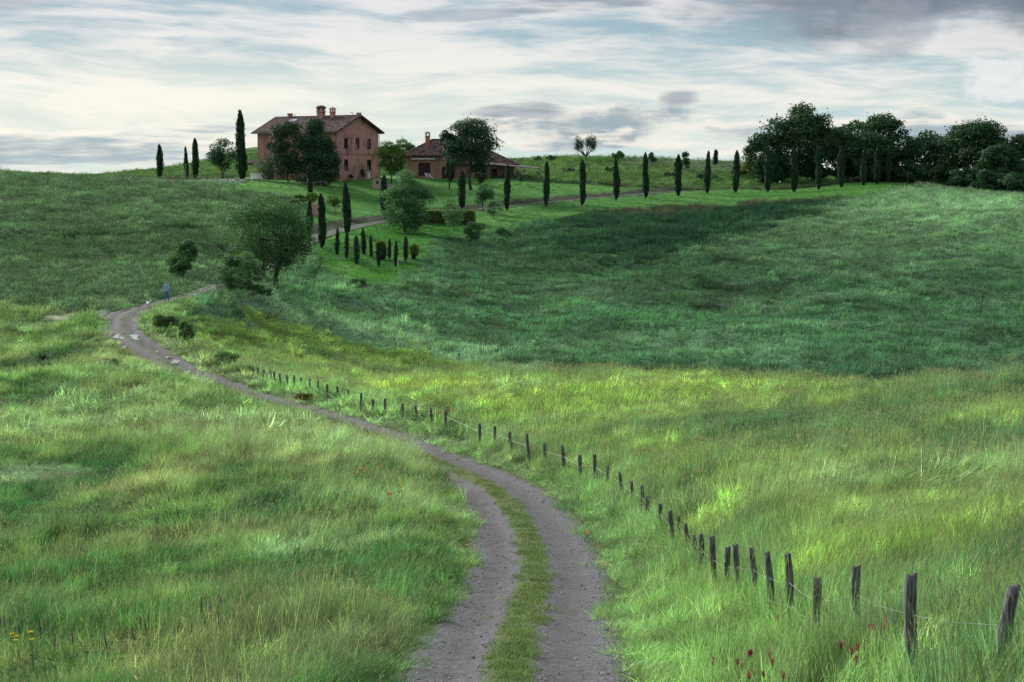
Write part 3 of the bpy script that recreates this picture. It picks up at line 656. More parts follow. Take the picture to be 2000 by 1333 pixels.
# ------------------------------------------------------------------ grasses: clumps scattered over the ground
def clump(name, nb, rad, h, w, lean, seeds=0, seg=3, seed=1, droop=0.5, spread=0.35):
    r = np.random.default_rng(seed); V = []; Fc = []; T = []
    def blade(x, y, hh, ww, a, ln, tmul=1.0, seedh=False):
        b = len(V); dx, dy = math.cos(a), math.sin(a)
        fa = r.uniform(0, math.tau); fx, fy = math.cos(fa), math.sin(fa)
        L = hh
        for i in range(seg + 1):
            t = i / seg
            off = ln * L * (t * 0.35 + t * t * droop); z = L * (t - 0.30 * ln * t * t)
            k = ww * (1 - t) ** 0.6 if i < seg else 0
            if i < seg:
                V.append((x + dx * off - fx * k, y + dy * off - fy * k, z)); V.append((x + dx * off + fx * k, y + dy * off + fy * k, z)); T.extend([t, t])
            else: V.append((x + dx * off, y + dy * off, z)); T.append(1.0)
        for i in range(seg - 1): Fc.append((b + 2 * i, b + 2 * i + 1, b + 2 * i + 3, b + 2 * i + 2))
        Fc.append((b + 2 * seg - 2, b + 2 * seg - 1, b + 2 * seg))
        if seedh:
            tx, ty, tz = V[-1]; b = len(V); s = seedh
            for q in ((0, 0, -0.3), (ww * 1.6, 0, 0.2), (dx * s * 0.35, dy * s * 0.35, 1.0), (-ww * 1.6, 0, 0.2)):
                V.append((tx + q[0], ty + q[1], tz + q[2] * s)); T.append(2.0)
            Fc.append((b, b + 1, b + 2, b + 3))
            b = len(V)
            for q in ((0, 0, -0.3), (0, ww * 1.6, 0.2), (dx * s * 0.35, dy * s * 0.35, 1.0), (0, -ww * 1.6, 0.2)):
                V.append((tx + q[0], ty + q[1], tz + q[2] * s)); T.append(2.0)
            Fc.append((b, b + 1, b + 2, b + 3))
    for i in range(nb):
        rr = rad * math.sqrt(r.uniform()); a0 = r.uniform(0, math.tau)
        a = r.normal(0, 0.9) if r.uniform() < 0.7 else a0
        blade(rr * math.cos(a0), rr * math.sin(a0), h * r.uniform(0.55, 1.08), w * r.uniform(0.6, 1.2), a, lean * r.uniform(0.4, 1.5))
    for i in range(seeds):
        rr = rad * math.sqrt(r.uniform()); a0 = r.uniform(0, math.tau)
        blade(rr * math.cos(a0), rr * math.sin(a0), h * r.uniform(1.05, 1.35), w * 0.4, r.normal(0, 0.7), lean * r.uniform(0.5, 1.2), seedh=h * r.uniform(0.10, 0.18))
    me = bpy.data.meshes.new(name); me.from_pydata(V, [], Fc)
    a = me.attributes.new('t', 'FLOAT', 'POINT'); a.data.foreach_set('value', np.array(T, np.float32))
    me.materials.append(GRASS); me.update()
    return bpy.data.objects.new(name, me)
def coll(name, obs):
    c = bpy.data.collections.new(name)
    for o in obs: c.objects.link(o)
    return c
def instancer(name, P, rot, scl, colr, collection, pick=None):
    """one object whose points carry instances of the clumps"""
    me = bpy.data.meshes.new(name); n = len(P)
    me.vertices.add(n); me.vertices.foreach_set('co', P.astype(np.float32).ravel())
    a = me.attributes.new('rot', 'FLOAT_VECTOR', 'POINT'); a.data.foreach_set('vector', rot.astype(np.float32).ravel())
    a = me.attributes.new('scl', 'FLOAT_VECTOR', 'POINT'); a.data.foreach_set('vector', scl.astype(np.float32).ravel())
    a = me.attributes.new('gcol', 'FLOAT_COLOR', 'POINT'); a.data.foreach_set('color', np.concatenate([colr, np.ones((n, 1))], 1).astype(np.float32).ravel())
    a = me.attributes.new('pick', 'INT', 'POINT'); a.data.foreach_set('value', (rng.integers(0, len(collection.objects), n) if pick is None else pick).astype(np.int32))
    o = link(name, me)
    g = bpy.data.node_groups.new(name, 'GeometryNodeTree')
    g.interface.new_socket('Geometry', in_out='INPUT', socket_type='NodeSocketGeometry')
    g.interface.new_socket('Geometry', in_out='OUTPUT', socket_type='NodeSocketGeometry')
    N = g.nodes; L = g.links
    gi = N.new('NodeGroupInput'); go = N.new('NodeGroupOutput')
    m2p = N.new('GeometryNodeMeshToPoints'); L.new(gi.outputs[0], m2p.inputs[0])
    ci = N.new('GeometryNodeCollectionInfo'); ci.inputs[0].default_value = collection; ci.inputs[1].default_value = True; ci.inputs[2].default_value = True
    iop = N.new('GeometryNodeInstanceOnPoints')
    L.new(m2p.outputs[0], iop.inputs['Points']); L.new(ci.outputs[0], iop.inputs['Instance']); iop.inputs['Pick Instance'].default_value = True
    def na(nm, typ):
        q = N.new('GeometryNodeInputNamedAttribute'); q.data_type = typ; q.inputs[0].default_value = nm; return q.outputs[0]
    L.new(na('pick', 'INT'), iop.inputs['Instance Index'])
    L.new(na('scl', 'FLOAT_VECTOR'), iop.inputs['Scale'])
    er = N.new('FunctionNodeEulerToRotation'); L.new(na('rot', 'FLOAT_VECTOR'), er.inputs[0]); L.new(er.outputs[0], iop.inputs['Rotation'])
    L.new(iop.outputs[0], go.inputs[0])
    md = o.modifiers.new('scatter', 'NODES'); md.node_group = g
    return tag(o, kind='stuff')

WN = coll('wild_near', [clump('clump_a', 46, 0.25, 0.58, 0.0062, 0.55, 9, 4, 11), clump('clump_b', 46, 0.25, 0.52, 0.0066, 0.80, 5, 4, 12), clump('clump_c', 34, 0.26, 0.45, 0.0095, 0.50, 3, 3, 13), clump('clump_d', 34, 0.22, 0.74, 0.0055, 0.45, 12, 4, 14)])
WN2 = coll('wild_near_two', [clump('clump_r', 44, 0.30, 0.58, 0.0105, 0.60, 9, 3, 81), clump('clump_s', 44, 0.30, 0.50, 0.0115, 0.8, 4, 3, 82), clump('clump_t', 34, 0.28, 0.70, 0.0090, 0.5, 12, 3, 83)])
WM = coll('wild_mid', [clump('clump_e', 80, 0.60, 0.60, 0.018, 0.65, 14, 3, 21), clump('clump_f', 80, 0.60, 0.52, 0.020, 0.9, 4, 3, 22), clump('clump_g', 66, 0.62, 0.68, 0.016, 0.5, 20, 3, 23)])
WF = coll('wild_far', [clump('clump_h', 110, 1.15, 0.62, 0.028, 0.8, 0, 2, 31), clump('clump_i', 110, 1.15, 0.56, 0.030, 1.0, 0, 2, 32), clump('clump_j', 90, 1.2, 0.72, 0.030, 0.6, 0, 2, 33)])
CN = coll('crop_near', [clump('clump_k', 44, 0.25, 0.62, 0.0066, 0.30, 13, 3, 41), clump('clump_l', 44, 0.25, 0.56, 0.0072, 0.42, 8, 3, 42)])
CN2 = coll('crop_near_two', [clump('clump_u', 40, 0.30, 0.62, 0.0105, 0.32, 13, 3, 91), clump('clump_v', 40, 0.30, 0.58, 0.0115, 0.45, 8, 3, 92)])
CM = coll('crop_mid', [clump('clump_m', 62, 0.60, 0.64, 0.022, 0.35, 24, 3, 51), clump('clump_n', 62, 0.60, 0.62, 0.024, 0.28, 12, 3, 52)])
SH = coll('short_grass', [clump('clump_o', 60, 0.22, 0.10, 0.006, 0.7, 0, 2, 61), clump('clump_p', 60, 0.22, 0.13, 0.007, 0.9, 3, 2, 62)])
SF = coll('lawn_far', [clump('clump_q', 110, 0.9, 0.13, 0.022, 0.9, 0, 2, 71)])

def grid_points(y0, y1, cell, amax=0.345, jitter=1.0):
    """jittered points over the wedge of ground between two distances"""
    out = []
    ys = np.arange(y0, y1, cell)
    for y in ys:
        w = amax * (y + cell) + 6.0; xs = np.arange(-w, w, cell)
        out.append(np.stack([xs + rng.uniform(-.5, .5, len(xs)) * cell * jitter, y + rng.uniform(0, 1, len(xs)) * cell], 1))
    return np.concatenate(out)
def sow(name, y0, y1, cell, cw, cc, cs, hscale=1.0, edge=1.62, lawn_cell=None):
    P = grid_points(y0, y1, cell); x, y = P[:, 0], P[:, 1]
    off, rz = road_off(x, y, 9.0)
    z = z_ground(x, y, off=(off, rz))
    col, h, kind, u = zones(x, y, off)
    e = (np.where(off > 0, edge + 0.05, edge - 0.85 * sstep(y, 61, 70) * (1 - sstep(y, 108, 118))) + 0.22 * swell(x, y, 2.3, 8)) * road_w(y)
    keep = (np.abs(off) > e) & (kind < 2)
    if y0 < 185: 
        t2 = np.array([kd2.find((a, b, 0))[2] if (b > 120 and b < 185 and a < -20) else 99 for a, b in P])
        keep &= t2 > 1.3
    for k, cx in ((0, cw), (1, cc)):
        s = keep & (kind == k)
        if not s.any(): continue
        n = int(s.sum())
        lean = swell(x, y, 6.0, 18)[s]
        rz_ = rng.normal(0.0, 0.55, n) + 0.9 * lean
        til = 0.12 + 0.20 * fbm(x, y, 3.0, 9, 3)[s] * (k == 0)
        lodge = sstep(fbm(x, y, 4.5, 12, 3)[s] + 0.25 * sstep(u[s], 1200, 1900), 0.45, 1.0) * np.where(y[s] > 30, 1, 0.4)
        til = til + lodge * rng.uniform(0.3, 1.05, n); rz_ = rz_ + lodge * 2.2 * fbm(x, y, 6.0, 13, 2)[s]
        rot = np.stack([rng.normal(0, 0.15, n), til + rng.normal(0, 0.14, n), rz_], 1)
        sc_ = rng.uniform(0.85, 1.15, n); hs = h[s] / 0.62 * rng.uniform(0.65, 1.3, n) * hscale * (1 + 0.22 * fbm(x, y, 1.3, 5, 2)[s])
        c = col[s] * (1 + 0.30 * np.clip(fbm(x, y, 0.9, 6, 2)[s], -1.6, 1.8))[:, None] * rng.lognormal(-0.02, 0.26 if y0 < 150 else 0.14, (n, 1)) * rng.uniform(0.92, 1.08, (n, 3))
        instancer(name + ('_grass' if k == 0 else '_crop'), np.stack([x[s], y[s], z[s] - 0.03], 1), rot, np.stack([sc_, sc_, hs], 1), c, cx)
sow('near', 11.0, 40.0, 0.26, WN, CN, SH)
sow('middle', 40.0, 75.0, 0.36, WN2, CN2, SH, hscale=1.0)
sow('distant', 75.0, 150.0, 0.72, WM, CM, SH)
sow('hillside', 150.0, 400.0, 1.15, WF, WF, SF)

# tall stalks with curved seed heads standing above the rest
def stalks(name, seed, n=4, h=0.95, w=0.0035):
    r = np.random.default_rng(seed); V = []; Fc = []; T = []
    for i in range(n):
        x0, y0 = r.normal(0, .16, 2); a = r.uniform(0, math.tau); c, d = math.cos(a), math.sin(a); L = h * r.uniform(.75, 1.1); arc = r.uniform(0.05, 0.5)
        pts = [(x0 + c * arc * t * t * L * .5, y0 + d * arc * t * t * L * .5, L * (t - .12 * arc * t * t)) for t in (0, .35, .7, 1.0)]
        e = pts[-1]; hl = r.uniform(.07, .13); b2 = arc * 2.2
        head = [(e[0] + c * hl * k * b2, e[1] + d * hl * k * b2, e[2] + hl * (k - b2 * .5 * k * k)) for k in (0, .4, .8, 1.0)]
        for P, ws, tv in ((pts, (w, w * .8, w * .7, w * .6), .8), (head, (w * 1.2, w * 2.4, w * 2.0, w * .3), 2.0)):
            for ox, oy in ((-d, c), (c, d)) if tv > 1 else ((-d, c),):
                b = len(V)
                for q, ww in zip(P, ws): V.append((q[0] - ox * ww, q[1] - oy * ww, q[2])); V.append((q[0] + ox * ww, q[1] + oy * ww, q[2])); T.extend([tv, tv])
                for k in range(3): Fc.append((b + 2 * k, b + 2 * k + 1, b + 2 * k + 3, b + 2 * k + 2))
    me = bpy.data.meshes.new(name); me.from_pydata(V, [], Fc); at = me.attributes.new('t', 'FLOAT', 'POINT'); at.data.foreach_set('value', np.array(T, np.float32)); me.materials.append(GRASS); me.update()
    return bpy.data.objects.new(name, me)
TS = coll('seed_stalks', [stalks('stalk_a', 1), stalks('stalk_b', 2), stalks('stalk_c', 3, 3, 1.05), stalks('stalk_d', 4, 5, .85)])
P = np.concatenate([grid_points(11, 30, 0.75), grid_points(30, 62, 1.1)]); off, rz = road_off(P[:, 0], P[:, 1]); c_, h_, k_, u_ = zones(P[:, 0], P[:, 1], off)
s = (np.abs(off) > 2.6) & (k_ < 2) & (fbm(P[:, 0], P[:, 1], 5.0, 14, 2) > -0.35) & (rng.uniform(0, 1, len(P)) < np.where(off > 0, 0.9, 0.55))
P = P[s]; n = len(P); q = rng.uniform(.8, 1.15, n)
instancer('seed_stalks', np.concatenate([P, z_ground(P[:, 0], P[:, 1])[:, None]], 1), np.stack([rng.normal(0, .12, n), rng.normal(.1, .12, n), rng.uniform(0, 6.28, n)], 1), np.stack([q, q, q], 1), c_[s] * rng.lognormal(0, .35, (n, 1)) * np.array([[1.1, .9, .9]]), TS)

def short(name, P, colr, cx, hs, h=None):
    x, y = P[:, 0], P[:, 1]; n = len(P)
    z = z_ground(x, y)
    rot = np.stack([rng.normal(0, 0.1, n), rng.normal(0.1, 0.1, n), rng.uniform(0, 6.28, n)], 1)
    s = rng.uniform(0.7, 1.2, n)
    instancer(name, np.stack([x, y, z - 0.01 if h is None else h], 1), rot, np.stack([s, s, s * hs * rng.uniform(0.6, 1.3, n)], 1), colr, cx)
# green strip and ragged margins of the road
s_cum = np.arange(len(road)) * 0.4
sel = np.nonzero((road[:, 1] > 12) & (road[:, 1] < 140))[0]
pp = []; cc_ = []; zz_ = []
for i in sel:
    D = road[i, 1]; nn = int(max(2, 16 - D * 0.10))
    for k in range(nn):
        r_ = rng.uniform()
        if r_ < 0.62: a = rng.normal(0.0, 0.17 + 0.06 * math.sin(i * 0.31) * math.sin(i * 0.083))
        elif r_ < 0.82: a = -rng.uniform(1.4, 1.9)
        else: a = rng.uniform(1.7, 2.3)
        if abs(a) < 0.6 and D > 118 and rng.uniform() < 0.75: continue
        s = rng.uniform(-0.2, 0.2)
        q = road[i] + tan[i] * s + np.array([tan[i, 1], -tan[i, 0]]) * a
        pp.append(q); zz_.append(road_z[i] + (0.06 if abs(a) < 0.6 else -0.02))
        k2 = 0.5 + 0.5 * math.sin(i * 0.05) * math.sin(i * 0.013 + 1)
        base = np.array([0.085, 0.165, 0.055]) * (1 - k2) + np.array([0.155, 0.185, 0.080]) * k2
        cc_.append(base * rng.uniform(0.7, 1.25))
pp = np.array(pp)
instancer('verge_grass', np.concatenate([pp, np.array(zz_)[:, None] - 0.01], 1), np.stack([rng.normal(0, .1, len(pp)), rng.normal(0, .1, len(pp)), rng.uniform(0, 6.28, len(pp))], 1),
          np.stack([q := rng.uniform(0.6, 1.1, len(pp)), q, q * rng.uniform(0.5, 1.2, len(pp))], 1), np.array(cc_), SH)
# lawn turf
P = grid_points(150, 340, 1.0); off, rz = road_off(P[:, 0], P[:, 1])
c_, h_, k_, u_ = zones(P[:, 0], P[:, 1], off)
s = (k_ == 2) & (np.abs(off) > 2.4)
LP, LC, LH = P[s], c_[s] * rng.uniform(0.85, 1.15, (int(s.sum()), 1)), h_[s]
short('lawn_grass', LP, LC, SF, LH / 0.14)
# loose stones along the wheel lanes
def stone(name, seed):
    r = np.random.default_rng(seed); b = MB()
    ph = [Vector(p).normalized() for p in ((1,0,0),(-1,0,0),(0,1,0),(0,-1,0),(0,0,1),(0,0,-1))]
    V = [p * r.uniform(0.7, 1.2) for p in ph]
    b.add([(v.x, v.y, v.z * 0.6) for v in V], [(0,2,4),(2,1,4),(1,3,4),(3,0,4),(2,0,5),(1,2,5),(3,1,5),(0,3,5)])
    return bpy.data.objects.new(name, new_mesh(name, b.V, b.F, STONE))
m_, t_ = mat('loose_stone')
gcs = t_.n('ShaderNodeAttribute', attribute_type='INSTANCER', attribute_name='gcol').outputs['Color']
t_.t.links.new(t_.n('ShaderNodeBsdfPrincipled', ins={'Base Color': gcs, 'Roughness': 0.8}).outputs[0], t_.out.inputs[0]); STONE = m_
ST = coll('stones', [stone('stone_a', 1), stone('stone_b', 2), stone('stone_c', 3)])
pp, zz_, sz = [], [], []
for i in np.nonzero((road[:, 1] > 14) & (road[:, 1] < 85))[0]:
    for k in range(34 if road[i, 1] < 50 else 16):
        a = rng.choice([-1.4, -0.48, 0.48, 1.7, 1.55, 1.85, 1.1, -1.0], p=[.16, .1, .1, .2, .14, .1, .1, .1]) + rng.normal(0, 0.14)
        q = road[i] + tan[i] * rng.uniform(-0.2, 0.2) + np.array([tan[i, 1], -tan[i, 0]]) * a
        pp.append(q); zz_.append(road_z[i] + np.interp(a, [p[0] for p in prof], [p[1] for p in prof]) + 0.012)
        sz.append(rng.lognormal(-3.95, 0.4))
pp = np.array(pp); sz = np.array(sz); g_ = rng.uniform(0.06, 0.28, (len(pp), 1)) * np.array([[0.97, 0.98, 1.06]])
zz_ = np.array(zz_) + 0.02 * swell(pp[:, 0], pp[:, 1], 1.7, 5) + 0.012 * swell(pp[:, 0], pp[:, 1], 0.8, 15)
instancer('gravel_stones', np.concatenate([pp, zz_[:, None]], 1), rng.uniform(0, 6.28, (len(pp), 3)) * np.array([[.1, .1, 1]]), np.stack([sz, sz, sz], 1), g_, ST)
# ------------------------------------------------------------------ trees
def ordinal(n): return ['first','second','third','fourth','fifth','sixth','seventh','eighth','ninth','tenth','eleventh','twelfth','thirteenth','fourteenth','fifteenth','sixteenth','seventeenth','eighteenth','nineteenth','twentieth'][n - 1] if n <= 20 else (['twentieth','thirtieth','fortieth','fiftieth'][n // 10 - 2] if n % 10 == 0 else ['twenty','thirty','forty','fifty'][n // 10 - 2] + '-' + ordinal(n % 10))
def leaf_mesh(name, P, Nn, size, mat_, up=0.0, ratio=0.55, seed=0):
    r = np.random.default_rng(seed); n = len(P)
    T = r.normal(0, 1, (n, 3)); T[:, 2] += up * 3
    Nn = Nn + r.normal(0, 0.55, (n, 3)); Nn /= np.linalg.norm(Nn, axis=1)[:, None] + 1e-9
    T = T - (T * Nn).sum(1)[:, None] * Nn; T /= np.linalg.norm(T, axis=1)[:, None] + 1e-9
    B = np.cross(Nn, T); s = (size * r.uniform(0.6, 1.3, n))[:, None] if np.ndim(size) == 0 else (size * r.uniform(0.6, 1.3, n))[:, None]
    V = np.stack([P - T * s, P + B * s * ratio + T * s * r.uniform(-.3, .1, (n, 1)), P + T * s, P - B * s * ratio + T * s * r.uniform(-.3, .1, (n, 1))], 1).reshape(-1, 3)
    return quads_mesh(name, V, n, mat_)
BARK = simple('bark', (0.035, 0.028, 0.022), (0.085, 0.072, 0.060), 6.0, bump=0.5, stretch=(4, 4, 1))
F_OAK = foliage('oak_leaves', (0.015, 0.048, 0.023), (0.050, 0.110, 0.048), 0.26)
F_DARK = foliage('pine_needles', (0.016, 0.048, 0.030), (0.050, 0.100, 0.055), 0.2)
F_MID = foliage('walnut_leaves', (0.034, 0.100, 0.050), (0.115, 0.220, 0.105), 0.36)
F_BRIGHT = foliage('young_leaves', (0.055, 0.110, 0.030), (0.130, 0.200, 0.055), 0.35)
F_CYP = foliage('cypress_needles', (0.008, 0.028, 0.015), (0.030, 0.078, 0.040), 0.15, 1.5)
F_OLIVE = foliage('olive_leaves', (0.075, 0.110, 0.075), (0.150, 0.190, 0.135), 0.25)
F_BUSH = foliage('shrub_leaves', (0.070, 0.140, 0.075), (0.150, 0.250, 0.140), 0.38)
F_HEDGE = foliage('hedgerow_leaves', (0.055, 0.120, 0.050), (0.170, 0.270, 0.115), 0.4, 3.0)
F_VINE = foliage('vine_leaves', (0.055, 0.120, 0.030), (0.230, 0.330, 0.070), 0.4)
F_BROOM = foliage('broom_leaves', (0.060, 0.100, 0.030), (0.260, 0.240, 0.040), 0.30)
def tree(name, label, cat, base, H, Wd, c0=0.3, mt=F_OAK, n=5000, leaf=0.17, ncl=40, seed=1, group=None, tr=None, flat=1.0, lean=0.0, trunks=1, skew=0.0, clr=0.17, sparse=0.0, limbs=True, Dp=None, shape='round'):
    """base point, height, crown width; crown of leaf clumps carried by limbs"""
    r = np.random.default_rng(seed)
    root = thing(name, label, cat, base, 0, group)
    cz = H * (c0 + 1) / 2; rz = H * (1 - c0) / 2; rx = Wd / 2; ry = (Dp or Wd * 0.9) / 2
    cen = []
    while len(cen) < ncl:
        p = r.uniform(-1, 1, 3); q = np.linalg.norm(p)
        if q > 1 or q < r.uniform(0.1, 0.85): continue
        if shape == 'umbrella' and p[2] < -0.15 and np.hypot(p[0], p[1]) < 0.55: continue
        if shape == 'cone':
            k = (1 - (p[2] + 1) / 2) ** 0.75; p[0] *= k * 1.1; p[1] *= k * 1.1
        if shape == 'egg': k = 1.1 - 0.35 * (p[2] + 1) / 2; p[0] *= k; p[1] *= k
        cen.append(p)
    cen = np.array(cen)
    rc = clr * min(Wd, H * (1 - c0) * 1.2) * r.uniform(0.65, 1.25, ncl)
    sc_ = np.array([rx, ry, rz]); shrink = 1 - clr * 0.75
    CP = cen * sc_ * shrink + np.array([0, 0, cz]); CP[:, 0] += skew * (CP[:, 2] / H) ** 2 * H + lean * CP[:, 2]
    w = rc ** 2; k = r.choice(ncl, n, p=w / w.sum())
    d = r.normal(0, 1, (n, 3)); d /= np.linalg.norm(d, axis=1)[:, None]; d[:, 2] = np.abs(d[:, 2]) * np.where(r.uniform(0, 1, n) < 0.72, 1, -1)
    rad = rc[k] * r.uniform(0.25, 1.0, n) ** 0.45
    P = CP[k] + d * rad[:, None] * np.array([1.15, 1.15, 0.80 * flat])
    st = int(n * 0.06); P[:st] += d[:st] * rc[k[:st], None] * r.uniform(0.1, 0.6, (st, 1))      # stray shoots break the outline
    P[:, 2] = np.maximum(P[:, 2], 0.05)
    Nn = d + np.array([0, 0, 0.25])
    b = MB(); t0 = tr or max(0.05, H * 0.028)
    tops = []
    for q in range(trunks):
        ox = (q - (trunks - 1) / 2) * t0 * (4.0 if trunks > 1 else 0)
        top = Vector((ox * 2.2 + (lean + skew * 0.3) * cz, r.uniform(-.1, .1) * Wd, cz + rz * 0.25))
        pts = [Vector((ox, 0, -0.4)), Vector((ox + r.uniform(-.03, .03) * H, 0, H * c0 * 0.6)), Vector((ox * 1.5 + lean * H * c0 + r.uniform(-.02, .02) * H, r.uniform(-.02, .02) * H, H * (c0 + 0.08))), top]
        b.tube(pts, [t0 * 1.35, t0, t0 * 0.85, t0 * 0.25], 7); tops.append(pts)
    if limbs:
        for j in r.choice(ncl, min(ncl, 22), replace=False):
            pts = tops[r.integers(0, trunks)]; e = Vector(CP[j])
            s = pts[2].lerp(pts[3], r.uniform(0, 0.7)) if e.z > pts[2].z else pts[1].lerp(pts[2], r.uniform(0.5, 1))
            m = s.lerp(e, 0.5); m.z -= (e - s).length * 0.08
            b.tube([s, m, e], [t0 * 0.36, t0 * 0.22, t0 * 0.06], 5)
    b.build('trunk', BARK, root, smooth=True)
    link('crown', leaf_mesh('crown', P, Nn, leaf, mt, seed=seed), root)
    return root

def cyp_mesh(seed, n=2200):
    """unit cypress: height 1, half-width about 1 at the widest"""
    r = np.random.default_rng(seed)
    k_ = [0.85, 1.0, 1.12][seed % 3]
    prof = lambda t: np.interp(t, [0, 0.05, 0.15, 0.4, 0.7, 0.88, 0.96, 1.0], [0.30, 0.58, 0.84, 1.0, 0.84 * k_, 0.60 * k_, 0.36 * k_, 0.06])
    t = r.uniform(0, 1, n) ** 0.9; a = r.uniform(0, math.tau, n)
    lump = 1 + 0.14 * np.sin(a * 3 + t * 14 + seed * 1.7) + 0.12 * np.sin(a * 5 - t * 25 + seed) + 0.12 * np.sin(t * 9 + seed * 2.3)
    rr = prof(t) * lump * r.uniform(0.80, 1.06, n)
    P = np.stack([rr * np.cos(a), rr * np.sin(a), 0.03 + 0.96 * t], 1)
    return P, np.stack([np.cos(a), np.sin(a), np.full(n, 0.25)], 1), prof
def cypress(label, base, H, Wd, seed, group, name='cypress_tree', clear=0.03, n=2200, mt=F_CYP):
    P, Nn, prof = cyp_mesh(seed, n)
    S = np.array([Wd / 2, Wd / 2, H * (1 - clear)])
    P = P * S + np.array([0, 0, H * clear]); P[:, 0] += 0.10 * Wd * np.sin(P[:, 2] / H * 3 + seed); q_ = int(n * .05); P[:q_, :2] *= 1.22; P[:q_ // 3, 2] *= 1.03
    key = None
    root = thing(name, label, 'cypress', base, 0, group)
    me = leaf_mesh('crown', P, Nn, 0.040 * H if H < 5 else 0.028 * H, mt, up=1.0, ratio=0.32, seed=seed)
    cr = link('crown', me, root)
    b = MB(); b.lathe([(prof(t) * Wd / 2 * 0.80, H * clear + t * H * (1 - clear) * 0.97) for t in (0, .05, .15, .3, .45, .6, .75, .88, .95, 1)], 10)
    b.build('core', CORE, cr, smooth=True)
    b = MB(); b.tube([(0, 0, -0.4), (0, 0, H * 0.1)], [max(0.05, Wd * 0.09)] * 2, 6); b.build('trunk', BARK, root)
    return root
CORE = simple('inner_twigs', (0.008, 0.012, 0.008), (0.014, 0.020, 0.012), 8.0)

def base_at(u, v, dmin=13.0): return hit(u, v, dmin)
def at_D(u, D, dz=0.0):
    x, y = wxy(u, D); return Vector((x, y, zg(x, y) + dz))

# the row along the drive, left to right (u, top row, base row, width in picture pixels)
row = [(604,393,466,13),(628,380,486,15),(677,357,458,17),(752,343,432,16),(903,333,408,15),(991,323,412,12),(1067,317,404,11),(1137,313,402,12),(1203,312,394,13),(1261,300,388,12),(1325,303,384,14),(1382,296,379,12),(1437,295,378,13),(1499,288,376,15),(1550,285,376,15),(1598,285,372,11),(1643,286,368,14),(1687,288,364,12),(1713,285,361,13),(1735,285,358,10)]
for i, (u, vt, vb, w) in enumerate(row):
    p = base_at(u, vb, 165); s = px2m(p.y); H = (vb - vt) * s
    txt = '%s dark slim cypress from the left in the row along the drive' % ordinal(i + 1)
    cypress(txt, p, H, w * s * 0.98, 100 + i, 'cypresses lining the drive', clear=0.05 if i in (8,) else 0.015)
for u, vt, vb, w, D, txt in [
    (606,320,398,9,0,'thin cypress on the lawn just below the two orange lifebuoys'),
    (880,262,355,22,0,'stout black cypress on the lawn in front of the low farm building'),
    (315,283,353,12,372,'cypress standing alone left of the pool terrace, nearest the sunbathers'),
    (367,287,354,8,368,'narrow cypress right behind the grey shower pole on the terrace'),
    (384,271,354,12,372,'pointed cypress just right of the grey shower pole'),
    (475,218,351,20,371,'tallest cypress, between the pool and the brick farmhouse'),
    (1395,293,331,9,435,'small cypress on the skyline behind the drive, right of the dense round bush'),
    (1018,310,322,4,440,'tiny cypress tip showing beyond the roof end of the low building'),
    (1492,290,345,9,405,'cypress half hidden behind the drive row at the left foot of the oaks')]:
    p = at_D(u, D) if D else base_at(u, vb, 200)
    s = px2m(p.y)
    if D: zt = (VH - vt) * s; H = zt - p.z
    else: H = (vb - vt) * s
    cypress(txt, p, H, w * s, 200 + u, None, clear=0.01)
small = [(659,446,500,8),(677,453,506,7),(696,461,518,10),(710,446,499,9),(725,460,505,6),(740,474,523,7),(761,466,508,6),(773,471,523,7),(792,462,512,8)]
for i, (u, vt, vb, w) in enumerate(small):
    p = base_at(u, vb, 165); s = px2m(p.y)
    cypress('%s young cypress from the left in the little garden group below the drive' % ordinal(i + 1), p, (vb - vt) * s, w * s * 1.2, 300 + i, 'young cypresses below the drive', 'young_cypress', n=700)

def T(u, vt, vb, w, txt, cat='tree', name='broadleaf_tree', D=0, dmin=150, **k):
    p = at_D(u, D) if D else base_at(u, vb, dmin)
    s = px2m(p.y)
    H = (VH - vt) * s - p.z if D else (vb - vt) * s
    k.setdefault('seed', int(u) + int(vt))
    return tree(name, txt, cat, p, H, w * s, **k)
T(528,385,556,172,'big spreading walnut tree beside the bend of the road below the lawn', name='walnut_tree', c0=0.13, mt=F_MID, n=17000, leaf=0.13, ncl=110, clr=0.13, tr=0.26, trunks=2)
T(358,455,548,60,'small upright tree on the grassy slope left of the road', c0=-0.10, mt=F_MID, n=5500, leaf=0.11, ncl=34, clr=0.18, tr=0.12, shape='egg')
T(452,488,573,60,'pale airy young tree left of the walnut, beside the road', c0=-0.05, mt=F_BUSH, n=4200, leaf=0.10, ncl=34, clr=0.17, tr=0.07)
T(486,492,576,58,'pale airy young tree touching the walnut trunk on its left', c0=-0.05, mt=F_BUSH, n=4200, leaf=0.10, ncl=34, clr=0.17, tr=0.07)
T(614,488,568,50,'thin sapling on the bright slope right of the walnut', cat='sapling', name='sapling', c0=0.22, mt=F_MID, n=800, leaf=0.11, ncl=26, clr=0.14, tr=0.05)
T(790,336,456,98,'large bushy tree on the edge of the lawn, left of the clipped hedge', c0=-0.04, mt=F_MID, n=13500, leaf=0.16, ncl=70, clr=0.15, tr=0.18, lean=0.05)
T(943,354,412,44,'leaning shrubby tree right of the cypress behind the hedge', c0=0.10, mt=F_MID, n=2800, leaf=0.15, ncl=24, clr=0.18, tr=0.09, lean=0.12)
T(886,388,450,46,'loose feathery shrub in front of the clipped hedge', cat='shrub', name='tall_shrub', c0=0.05, mt=F_BUSH, n=1900, leaf=0.15, ncl=26, clr=0.17, tr=0.06)
T(964,392,428,34,'small shrub right of the hedge, beside the drive', cat='shrub', name='tall_shrub', c0=0.1, mt=F_BUSH, n=1400, leaf=0.14, ncl=16, tr=0.06)
T(929,430,476,42,'dark rounded shrub below the hedge in the long grass', cat='shrub', name='tall_shrub', c0=0.05, mt=F_MID, n=2000, leaf=0.15, ncl=20, tr=0.06)
